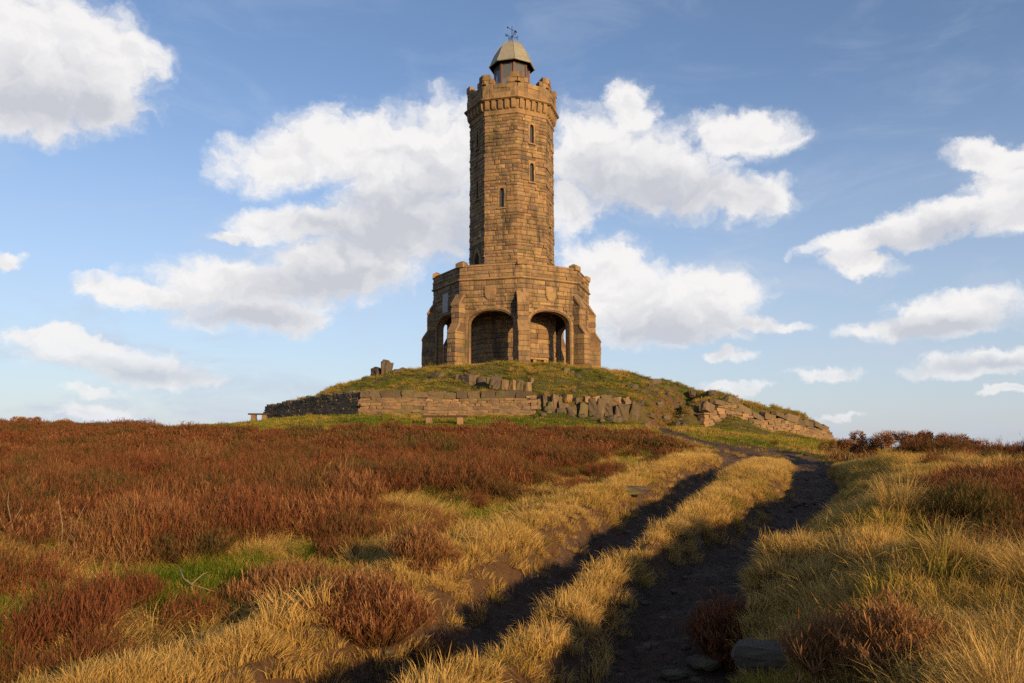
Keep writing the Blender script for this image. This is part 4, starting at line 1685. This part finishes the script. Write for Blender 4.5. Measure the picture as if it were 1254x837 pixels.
def heather_bush(mb, n, h, spread, rs, tw=.009, twigs=5, flare=.5):
    for i in range(n):
        a = rs.uniform(0, 2 * math.pi)
        r = spread * math.sqrt(rs.random())
        bx, by = r * .45 * math.cos(a), r * .45 * math.sin(a)
        tx, ty = r * math.cos(a) * (1 + flare * .3) + rs.uniform(-.09, .09), r * math.sin(a) * (1 + flare * .3) + rs.uniform(-.09, .09)
        H = h * (1 - .55 * (r / spread) ** 2) * rs.choice([rs.uniform(.6, 1.05), rs.uniform(.8, 1.25)])
        p0, p1, p2 = Vector((bx, by, -.02)), Vector((bx * .4 + tx * .6, by * .4 + ty * .6, H * .5)), Vector((tx, ty, H))
        rn = rs.random()
        wa = rs.uniform(0, math.pi)
        w = Vector((math.cos(wa), math.sin(wa), 0)) * tw * .5
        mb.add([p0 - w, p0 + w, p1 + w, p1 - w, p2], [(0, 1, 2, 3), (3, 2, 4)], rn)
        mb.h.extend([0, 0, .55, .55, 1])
        for q in range(twigs):
            t = rs.uniform(.38, .95)
            o = p1.lerp(p2, (t - .5) * 2) if t > .5 else p0.lerp(p1, t * 2)
            ta = rs.uniform(0, 2 * math.pi)
            L = rs.uniform(.06, .13) * (h / .4)
            sw = rs.uniform(.3, .95)
            e = o + Vector((math.cos(ta) * L * sw, math.sin(ta) * L * sw, L * rs.uniform(.55, .95)))
            wv = Vector((math.cos(ta + 1.57), math.sin(ta + 1.57), 0)) * tw * .75
            m_ = o.lerp(e, .55)
            mb.add([o, m_ + wv, e, m_ - wv], [(0, 1, 2, 3)], rn)
            mb.h.extend([t * .9, min(1, t + .15), 1, min(1, t + .15)])


def clump_meshes(prefix, n, fn, mat):
    out = []
    for i in range(n):
        rs = random.Random(hash(prefix) % 1000 + i if False else sum(map(ord, prefix)) + i * 17)
        b = MB()
        fn(b, rs)
        out.append(b.mesh(f'{prefix}_{i:02d}', mat))
    return out


SHORT = clump_meshes('short_tuft', 4, lambda b, rs: blades(b, 140, .05, .145, .12, .0048, 1.05, .45, rs=rs), M['grass'])
MEDIUM = clump_meshes('medium_tuft', 4, lambda b, rs: blades(b, 150, .10, .28, .13, .005, 1.25, .7, rs=rs), M['grass'])
TALL = clump_meshes('tall_tussock', 5, lambda b, rs: blades(b, 420, .20, .54, .18, .0046, 1.2, 1.1, rs=rs), M['grass'])
LAID = clump_meshes('laid_grass', 3, lambda b, rs: blades(b, 150, .22, .5, .2, .0055, 1.5, .7, lean=(.6, -.25), rs=rs), M['grass'])
HEA = clump_meshes('heather_plant', 6, lambda b, rs: heather_bush(b, 190, .46, .44, rs, tw=.005, twigs=9), M['heather'])
HEAF = clump_meshes('heather_far', 4, lambda b, rs: heather_bush(b, 110, .44, .48, rs, tw=.013, twigs=5), M['heather'])
SHORTF = clump_meshes('short_far', 4, lambda b, rs: blades(b, 70, .05, .13, .2, .012, .9, .2, rs=rs), M['grass'])


def scatter_group(meshes, cname):
    c = bpy.data.collections.new(cname)
    for i, me in enumerate(meshes):
        o = bpy.data.objects.new(f'{cname}_{i:02d}', me)
        c.objects.link(o)
    return c


def stuff(name, label, cat, meshes, X, Y, Z, rot, scl, tint):
    n = len(X)
    me = bpy.data.meshes.new(name)
    me.vertices.add(n)
    me.vertices.foreach_set('co', np.stack([X, Y, Z], -1).astype(np.float32).ravel())
    for nm, typ, fld, data in (('rot', 'FLOAT_VECTOR', 'vector', rot), ('scl', 'FLOAT_VECTOR', 'vector', scl), ('tint', 'FLOAT', 'value', tint)):
        a_ = me.attributes.new(nm, typ, 'POINT')
        a_.data.foreach_set(fld, np.asarray(data, np.float32).ravel())
    ai_ = me.attributes.new('idx', 'INT', 'POINT')
    ai_.data.foreach_set('value', rng.integers(0, len(meshes), n).astype(np.int32))
    o = link(name, me)
    tag(o, label, cat, kind='stuff')
    ng = bpy.data.node_groups.new(name + '_scatter', 'GeometryNodeTree')
    ng.interface.new_socket('Geometry', in_out='INPUT', socket_type='NodeSocketGeometry')
    ng.interface.new_socket('Geometry', in_out='OUTPUT', socket_type='NodeSocketGeometry')
    N = ng.nodes.new
    gi, go = N('NodeGroupInput'), N('NodeGroupOutput')
    iop = N('GeometryNodeInstanceOnPoints')
    ci = N('GeometryNodeCollectionInfo')
    ci.inputs['Collection'].default_value = scatter_group(meshes, name + '_kinds')
    ci.inputs['Separate Children'].default_value = True
    ci.inputs['Reset Children'].default_value = True

    def attr(nm, typ):
        a_ = N('GeometryNodeInputNamedAttribute')
        a_.data_type = typ
        a_.inputs['Name'].default_value = nm
        return a_.outputs[0]
    e2r = N('FunctionNodeEulerToRotation')
    L = ng.links.new
    L(attr('rot', 'FLOAT_VECTOR'), e2r.inputs[0])
    L(gi.outputs[0], iop.inputs['Points'])
    L(ci.outputs[0], iop.inputs['Instance'])
    iop.inputs['Pick Instance'].default_value = True
    L(attr('idx', 'INT'), iop.inputs['Instance Index'])
    L(e2r.outputs[0], iop.inputs['Rotation'])
    L(attr('scl', 'FLOAT_VECTOR'), iop.inputs['Scale'])
    L(iop.outputs[0], go.inputs[0])
    md = o.modifiers.new('scatter', 'NODES')
    md.node_group = ng
    return o


def sample_points(n, r0, r1, az=44.0, seed=0, power=1.0):
    """points over the wedge of moor in front; power 1 = even per ring, 2 = even per area"""
    g = np.random.default_rng(seed)
    u = g.random(n)
    r = (r0 ** power + (r1 ** power - r0 ** power) * u) ** (1 / power)
    a = np.radians((g.random(n) * 2 - 1) * az)
    return r * np.sin(a), r * np.cos(a), g


def inst(Xs, Ys, g, smin, smax, tilt=.15, flat=None, grow=None):
    n = len(Xs)
    rot = np.stack([g.normal(0, tilt, n), g.normal(0, tilt, n), g.random(n) * 6.283], -1)
    s = smin + (smax - smin) * g.random(n)
    if grow is not None:
        s = s * grow
    sz = s * (0.8 + 0.4 * g.random(n))
    return rot, np.stack([s, s, sz], -1)


def outside_tower(X, Y):
    return np.hypot(X - TX, Y - TY) > 7.0


def build_plants():
    # --- loose stones on the track
    n = 30000
    X, Y, g = sample_points(n, 3.5, 30, 44, 21, 1.5)
    zz = zones(X, Y)
    keep = (zz['rut'] < .62) & (g.random(n) < .55)
    Xk, Yk = X[keep], Y[keep]
    Zk = height(Xk, Yk)
    rot = g.random((len(Xk), 3)) * 6.28
    sc_ = .010 + .034 * g.random(len(Xk)) ** 3.5
    scl = np.stack([sc_ * 1.6, sc_ * 1.2, sc_ * .8], -1) * 1.6
    rot[:, :2] *= .06
    stuff('gravel', 'loose stones and grit scattered along the floor of both ruts', 'gravel', ROCK_V, Xk, Yk, Zk, rot, scl, np.zeros(len(Xk)))

    # --- heather moor
    for (name, lab, meshes, n, r0, r1, sd, sm, sx) in [
            ('heather', 'reddish brown heather covering the open moor near the track', HEA, 9500, 3.5, 24, 1, .45, 1.25),
            ('heather', 'reddish brown heather stretching back to the skyline and the mound', HEAF, 17000, 24, 66, 2, .45, 1.15)]:
        X, Y, g = sample_points(n, r0, r1, 44, sd, 1.75)
        Z = height(X, Y)
        zn = zones(X, Y, Z)
        hp = np.maximum(zn['hea'] ** 1.5, .20 * (zn['left'] > 1.5) * (fbm(X, Y, 1.0, 2, 119) > -.05) + .07 * (zn['right'] > 2.5))
        keep = (g.random(n) < hp) & (zn['rut'] > 0.75) & ((zn['d'] < -9) | (X < -22))
        gap = fbm(X, Y, 0.9, 3, 111)
        keep &= gap > -0.27 + .25 * (g.random(n) < .3)
        X, Y, Z = X[keep], Y[keep], Z[keep]
        rot, scl = inst(X, Y, g, sm, sx, .12)
        big = 1 + 0.28 * fbm(X, Y, 0.5, 3, 113) 
        rt = zn['right'][keep]
        big = big * np.where((rt > 2) , .8, 1.0)
        scl = scl * big[:, None] * np.where(zn['hea'][keep] < .3, .62, 1.0)[:, None]
        tint = np.clip(.48 + .40 * fbm(X, Y, 0.33, 4, 117) + .3 * fbm(X, Y, 1.4, 2, 118) + g.normal(0, .22, len(X)), 0, 1)
        stuff(name, lab, 'heather', meshes, X, Y, Z, rot, scl, tint)

    # --- short straw grass on strips, banks, verges
    n = 52000
    X, Y, g = sample_points(n, 3.2, 26, 46, 11, 1.6)
    Z = height(X, Y)
    zn = zones(X, Y, Z)
    keep = (zn['rut'] > np.where(g.random(n) < .62, .46, .62) + .14 * g.random(n)) & (g.random(n) > zn['hea'] * .85) & ((zn['right'] < 2.2) | (g.random(n) < .3))
    bare = fbm(X, Y, 1.5, 3, 121)
    keep &= (bare > -.5) | (zn['rut'] > .74)
    Xk, Yk, Zk = X[keep], Y[keep], Z[keep]
    rot, scl = inst(Xk, Yk, g, .7, 1.35, .30)
    scl = scl * (1 + .45 * fbm(Xk, Yk, 1.3, 3, 127))[:, None]
    gr = zn['green'][keep]
    tint = np.clip(.84 - .66 * gr + .35 * fbm(Xk, Yk, 0.9, 3, 123) + g.normal(0, .14, len(Xk)), 0, 1)
    stuff('grass', 'short straw coloured grass on the track strips and banks', 'grass', SHORT, Xk, Yk, Zk, rot, scl, tint)

    # --- medium tufts
    n = 20000
    X, Y, g = sample_points(n, 3.2, 32, 46, 12, 1.7)
    Z = height(X, Y)
    zn = zones(X, Y, Z)
    p = np.where(zn['right'] > .9, .55, .38) * (1 - .8 * zn['hea'])
    p = np.where((zn['left'] > 1.4), .6 * (1 - .8 * zn['hea']), p)
    p = np.where((zn['left'] < 1.3) & (zn['right'] < .6), .10, p)
    keep = (zn['rut'] > 0.85) & (g.random(n) < p) & (zn['near_enc'] < .6)
    Xk, Yk, Zk = X[keep], Y[keep], Z[keep]
    rot, scl = inst(Xk, Yk, g, .55, 1.2, .35)
    scl = scl * (1 + .5 * fbm(Xk, Yk, .8, 3, 129))[:, None]
    gr = zn['green'][keep]
    tint = np.clip(.84 - .72 * gr + .4 * fbm(Xk, Yk, 0.7, 3, 125) + g.normal(0, .16, len(Xk)), 0, 1)
    stuff('grass', 'medium tufts of yellow and green moor grass along the verges', 'grass', MEDIUM, Xk, Yk, Zk, rot, scl, tint)

    # --- tall golden tussocks on the right bank
    n = 10500
    X, Y, g = sample_points(n, 3.2, 36, 46, 13, 1.7)
    Z = height(X, Y)
    zn = zones(X, Y, Z)
    cl = fbm(X, Y, 0.75, 3, 131)
    keep = (zn['right'] > 1.75 + .5 * cl) & (g.random(n) < (.10 + .9 * sstep(-.12, .18, cl)) * (1 - .9 * zn['hea'])) & (zn['d'] < -4)
    Xk, Yk, Zk = X[keep], Y[keep], Z[keep]
    rot, scl = inst(Xk, Yk, g, .55, 1.05, .15)
    scl *= (1.0 - .50 * sstep(9, 18, np.hypot(Xk, Yk)))[:, None]
    tint = np.clip(.80 + .2 * fbm(Xk, Yk, 0.6, 3, 133) + g.normal(0, .08, len(Xk)), .3, 1)
    stuff('tussock_grass', 'tall golden tussock grass covering the bank right of the track', 'grass', TALL, Xk, Yk, Zk, rot, scl, tint)

    # --- laid-over straw on the left verge
    n = 7000
    X, Y, g = sample_points(n, 3.6, 15, 44, 14, 1.6)
    Z = height(X, Y)
    zn = zones(X, Y, Z)
    cl = fbm(X, Y, 0.6, 3, 141)
    keep = (zn['left'] > 1.8) & (cl > -.15) & (g.random(n) < .8 * (1 - .9 * zn['hea']) * (1 - .8 * zn['green']))
    Xk, Yk, Zk = X[keep], Y[keep], Z[keep]
    rot, scl = inst(Xk, Yk, g, .6, 1.1, .12)
    rot[:, 2] = g.normal(0.3, .6, len(Xk))
    tint = np.clip(.82 + g.normal(0, .1, len(Xk)), .3, 1)
    stuff('laid_grass', 'long bleached grass lying flattened on the left verge', 'grass', LAID, Xk, Yk, Zk, rot, scl, tint)

    # --- turf on the mound and round the walls
    n = 42000
    X, Y, g = sample_points(n, 26, 72, 44, 15, 1.9)
    Z = height(X, Y)
    zn = zones(X, Y, Z)
    keep = (g.random(n) < .15 + zn['near_enc']) & ((zn['rut'] > .55) | (Y > 42.5)) & outside_tower(X, Y) & (np.abs(zn['d']) > .32) & (zn['hea'] < .5)
    Xk, Yk, Zk = X[keep], Y[keep], Z[keep]
    rot, scl = inst(Xk, Yk, g, .7, 1.4, .2)
    pat = fbm(Xk, Yk, 0.4, 3, 151)
    rim = np.exp(-((np.hypot(Xk - TX, Yk - TY) - 8.5) / 1.2) ** 2)
    scl = scl * (1 + .5 * sstep(.1, .5, pat) + .3 * rim)[:, None]
    tint = np.clip(.30 + .36 * pat + .10 * rim + g.normal(0, .10, len(Xk)) + np.where(zn['d'][keep] < -.5, .0, .02), 0, .9)
    stuff('turf', 'green and yellow turf covering the mound and the foot of its walls', 'grass', SHORTF, Xk, Yk, Zk, rot, scl, tint)

    # --- coarser tufts and rubble on the mound
    n = 9000
    X, Y, g = sample_points(n, 38, 68, 28, 31, 1.9)
    Z = height(X, Y)
    zn = zones(X, Y, Z)
    r = np.hypot(X - TX, Y - TY)
    cl = fbm(X, Y, .7, 3, 161)
    p = .8 * sstep(.05, .3, cl) + .7 * np.exp(-((r - 7.9) / .8) ** 2) + .5 * np.exp(-((zn['d'] - .8) / .6) ** 2)
    keep = (zn['d'] > -.8) & (np.abs(zn['d']) > .35) & (g.random(n) < p) & (r > 7.05)
    Xk, Yk, Zk = X[keep], Y[keep], Z[keep]
    rot, scl = inst(Xk, Yk, g, .8, 1.9, .25)
    tint = np.clip(.55 + .25 * fbm(Xk, Yk, .5, 3, 163) + g.normal(0, .12, len(Xk)), .1, 1)
    stuff('tussock_grass', 'rough yellow tussocks dotted over the tower mound and along its wall tops', 'grass', MEDIUM, Xk, Yk, Zk, rot, scl, tint)
    n = 2600
    X, Y, g = sample_points(n, 40, 60, 28, 33, 1.9)
    Z = height(X, Y)
    dd, _ = enc_dist(X, Y)
    dg, _ = line_dist(X, Y, np.array([(7.6, 40.5), (8.4, 44), (9.4, 47), (11.0, 51)]))
    p = .9 * np.exp(-((dg - 1.1) / .8) ** 2) * (dd > -1) + .5 * np.exp(-(((X - 13) / 2.2) ** 2 + ((Y - 48) / 1.6) ** 2)) + .06 * (dd > 0)
    keep = (g.random(n) < p) & (np.hypot(X - TX, Y - TY) > 7.2)
    Xk, Yk, Zk = X[keep], Y[keep], Z[keep]
    rot = g.random((len(Xk), 3)) * 6.28
    rot[:, :2] *= .05
    sc_ = .10 + .38 * g.random(len(Xk)) ** 2.2
    scl = np.stack([sc_ * 1.3, sc_, sc_ * .7], -1)
    stuff('rubble', 'broken stones strewn over the eroded banks beside the path gully', 'rubble', CRAG_V, Xk, Yk, Zk, rot, scl, np.zeros(len(Xk)))


build_plants()


# ------------------------------------------------------------------ single plants that stand out
def solid_heather(px, py, h, spread, n, label, group=None, tint=.5, name='heather_bush', tw=.0055, sy=1.0, rz=0):
    x, y, z = hit(px, py)
    rs = random.Random(int(px * 7 + py))
    b = MB()
    heather_bush(b, int(n * 1.5), h, spread, rs, tw=tw, twigs=8, flare=.4)
    for q in range(7):
        sb = MB()
        f_ = rs.uniform(.35, .7)
        heather_bush(sb, int(n * .28), h * f_ * rs.uniform(.7, 1.1), spread * f_, rs, tw=tw, twigs=8, flare=.6)
        aa_, dd_ = rs.uniform(0, 6.28), spread * rs.uniform(.7, 1.5)
        ox, oy = dd_ * math.cos(aa_), dd_ * math.sin(aa_)
        oz = h1(x + ox, y + oy) - z
        o_ = len(b.v)
        b.v.extend([(p[0] + ox, p[1] + oy, p[2] + oz) for p in sb.v])
        b.f.extend([tuple(i_ + o_ for i_ in f) for f in sb.f])
        b.a.extend(sb.a)
        b.h.extend(sb.h)
    o = b.build(name, M['heather'])
    o.location = (x, y, z - .03)
    o.scale = (1, sy, 1)
    o.rotation_euler = (0, 0, rz)
    o['tint'] = tint
    tag(o, label, 'heather', group)
    return o


solid_heather(893, 806, .40, .28, 380, 'dark heather bush beside the long smooth boulder at the rut edge', tint=.35)
solid_heather(1040, 832, .36, .30, 400, 'large dark red heather bush in the hollow behind the smooth boulder', tint=.55)
solid_heather(1100, 822, .36, .24, 240, 'smaller dark heather bush on the tussock side of the hollow', tint=.6)
solid_heather(462, 790, .40, .42, 520, 'brushy brown heather bush on the crest of the left track bank', tint=.45)
solid_heather(350, 745, .42, .5, 560, 'wide reddish heather bush in the green dip left of the track bank', tint=.6)
solid_heather(165, 690, .75, .6, 800, 'tall fanned heather bush at the edge of the moor behind bleached grass', tint=.55)
solid_heather(515, 690, .34, .3, 320, 'low reddish heather bush in the verge just behind the track bank', tint=.75)


def round_shrub(px, py, Y, w, h, label, heads, seed, group=None):
    """wind-pruned old heather on the brow: bare stems carrying rounded heads"""
    x, _, zt = at(px, py, Y)
    z = h1(x, Y)
    rs = random.Random(seed)
    b = MB()
    st = MB()
    for i in range(heads):
        hx = (i + .5) / heads * w - w / 2 + rs.uniform(-.08, .08)
        hy = rs.uniform(-.25, .25)
        hz = h * rs.uniform(.62, .92)
        r = rs.uniform(.18, .30)
        st.tube([(hx * .5, hy * .4, -.1), (hx * .8, hy * .8, hz * .5), (hx, hy, hz)], [.025, .018, .01], 5)
        for q in range(480):
            v = Vector((rs.gauss(0, 1), rs.gauss(0, 1), rs.gauss(0, 1))).normalized() * r * rs.uniform(.45, 1.08)
            v.z *= .8
            c = Vector((hx, hy, hz)) + v
            d = (v.normalized() + Vector((rs.uniform(-.5, .5), rs.uniform(-.5, .5), rs.uniform(0, .7)))).normalized() * rs.uniform(.05, .09)
            wv = d.orthogonal().normalized() * .016
            b.add([c - wv, c + wv, c + d], [(0, 1, 2)], rs.random())
            b.h.extend([.55, .55, 1])
    for q in range(int(170 * w)):
        bx = rs.uniform(-w / 2, w / 2)
        c = Vector((bx, rs.uniform(-.35, .35), 0))
        H = rs.uniform(.15, h * .6)
        e = c + Vector((rs.uniform(-.15, .15), rs.uniform(-.1, .1), H))
        wv = Vector((rs.uniform(-1, 1), rs.uniform(-1, 1), 0)).normalized() * .018
        b.add([c - wv, c + wv, e], [(0, 1, 2)], rs.random())
        b.h.extend([0, 0, 1])
    root = empty('heather_shrub', (x, Y, z))
    tag(root, label, 'shrub', group)
    fo = b.build('foliage', M['heather'], root)
    fo['tint'] = rs.uniform(.35, .65)
    st.build('stem', M['branch'], root)


for i, (px, pt, Y, w, hd, lab) in enumerate([
        (1095, 528, 25.0, 2.3, 9, 'widest dark russet shrub with clumped rounded heads on the right skyline'),
        (1062, 537, 25.4, .9, 4, 'low dense shrub at the wall side of the widest skyline shrub'),
        (1130, 529, 25.0, 1.0, 4, 'rounded shrub leaning on the far side of the widest skyline shrub'),
        (1170, 527, 24.6, 1.1, 5, 'tallest wind-pruned shrub with bare stems showing under its heads, right skyline'),
        (1203, 542, 24.4, .35, 2, 'single small round-headed heather sprig past the tallest skyline shrub'),
        (1238, 545, 24.2, .9, 3, 'low shrub ending the row on the right skyline'),
        (1038, 537, 28.0, .6, 3, 'small rounded shrub between the broken wall and the skyline row'),
        (1020, 538, 30.0, .5, 2, 'tiny dark shrub close below the end of the broken wall')]):
    xx, _, zz = at(px, pt, Y)
    hh_ = min(1.7, max(.35, zz - h1(xx, Y)))
    round_shrub(px, pt, Y, w, hh_, lab, hd, i + 1)
for i, (px, Y, w, h, lab) in enumerate([(30, 46, 1.5, .7, 'ragged heather shrub on the bare left skyline, with the most heads'),
                                        (78, 46, .8, .62, 'small heather sprig standing up from the left skyline'),
                                        (82, 47, 1.2, .5, 'flat heather clump on the left skyline behind the sprig')]):
    round_shrub(px, 515, Y, w, h, lab, 5 - i, 20 + i)


def dead_branch(px, py, segs, label):
    x, y, z = hit(px, py)
    b = MB()
    for (pts, r) in segs:
        n = len(pts)
        b.tube(pts, [.7 * r * (1 - .7 * i / (n - 1)) for i in range(n)], 5)
    o = b.build('dead_branch', M['branch'], smooth=True)
    o.location = (x, y, z)
    tag(o, label, 'branch')


dead_branch(225, 745, [([(-.1, .1, .34), (-.02, .02, .26), (.08, -.05, .22), (.2, -.1, .2), (.32, -.12, .17)], .012), ([(.02, 0, .25), (.06, .05, .15), (.1, .1, .02)], .010), ([(.08, -.05, .22), (.15, .05, .3), (.2, .1, .31)], .008)],
            'forked bleached branch lying on the yellow grass of the left verge')
dead_branch(10, 672, [([(0, 0, 0), (.02, 0, .3), (-.06, .02, .55), (-.05, 0, .72)], .014), ([(.02, 0, .3), (.12, .02, .5), (.1, 0, .68)], .010), ([(0, 0, .15), (-.15, 0, .4), (-.2, .05, .6)], .009)],
            'upright bare twig with three prongs at the heather edge')
dead_branch(75, 682, [([(0, 0, 0), (-.02, .02, .35), (-.08, 0, .65), (-.07, 0, .8)], .011), ([(.05, 0, 0), (.15, .02, .4), (.25, 0, .6)], .010), ([(.09, .01, .2), (.1, 0, .5)], .007)],
            'thin grey twig standing against the fanned heather bush')
dead_branch(185, 775, [([(-.2, 0, .2), (0, -.05, .14), (.15, -.05, .1), (.3, 0, .16)], .009), ([(0, -.05, .14), (.1, -.12, .06)], .008)],
            'small reddish branch lying low in the left verge nearest the track')
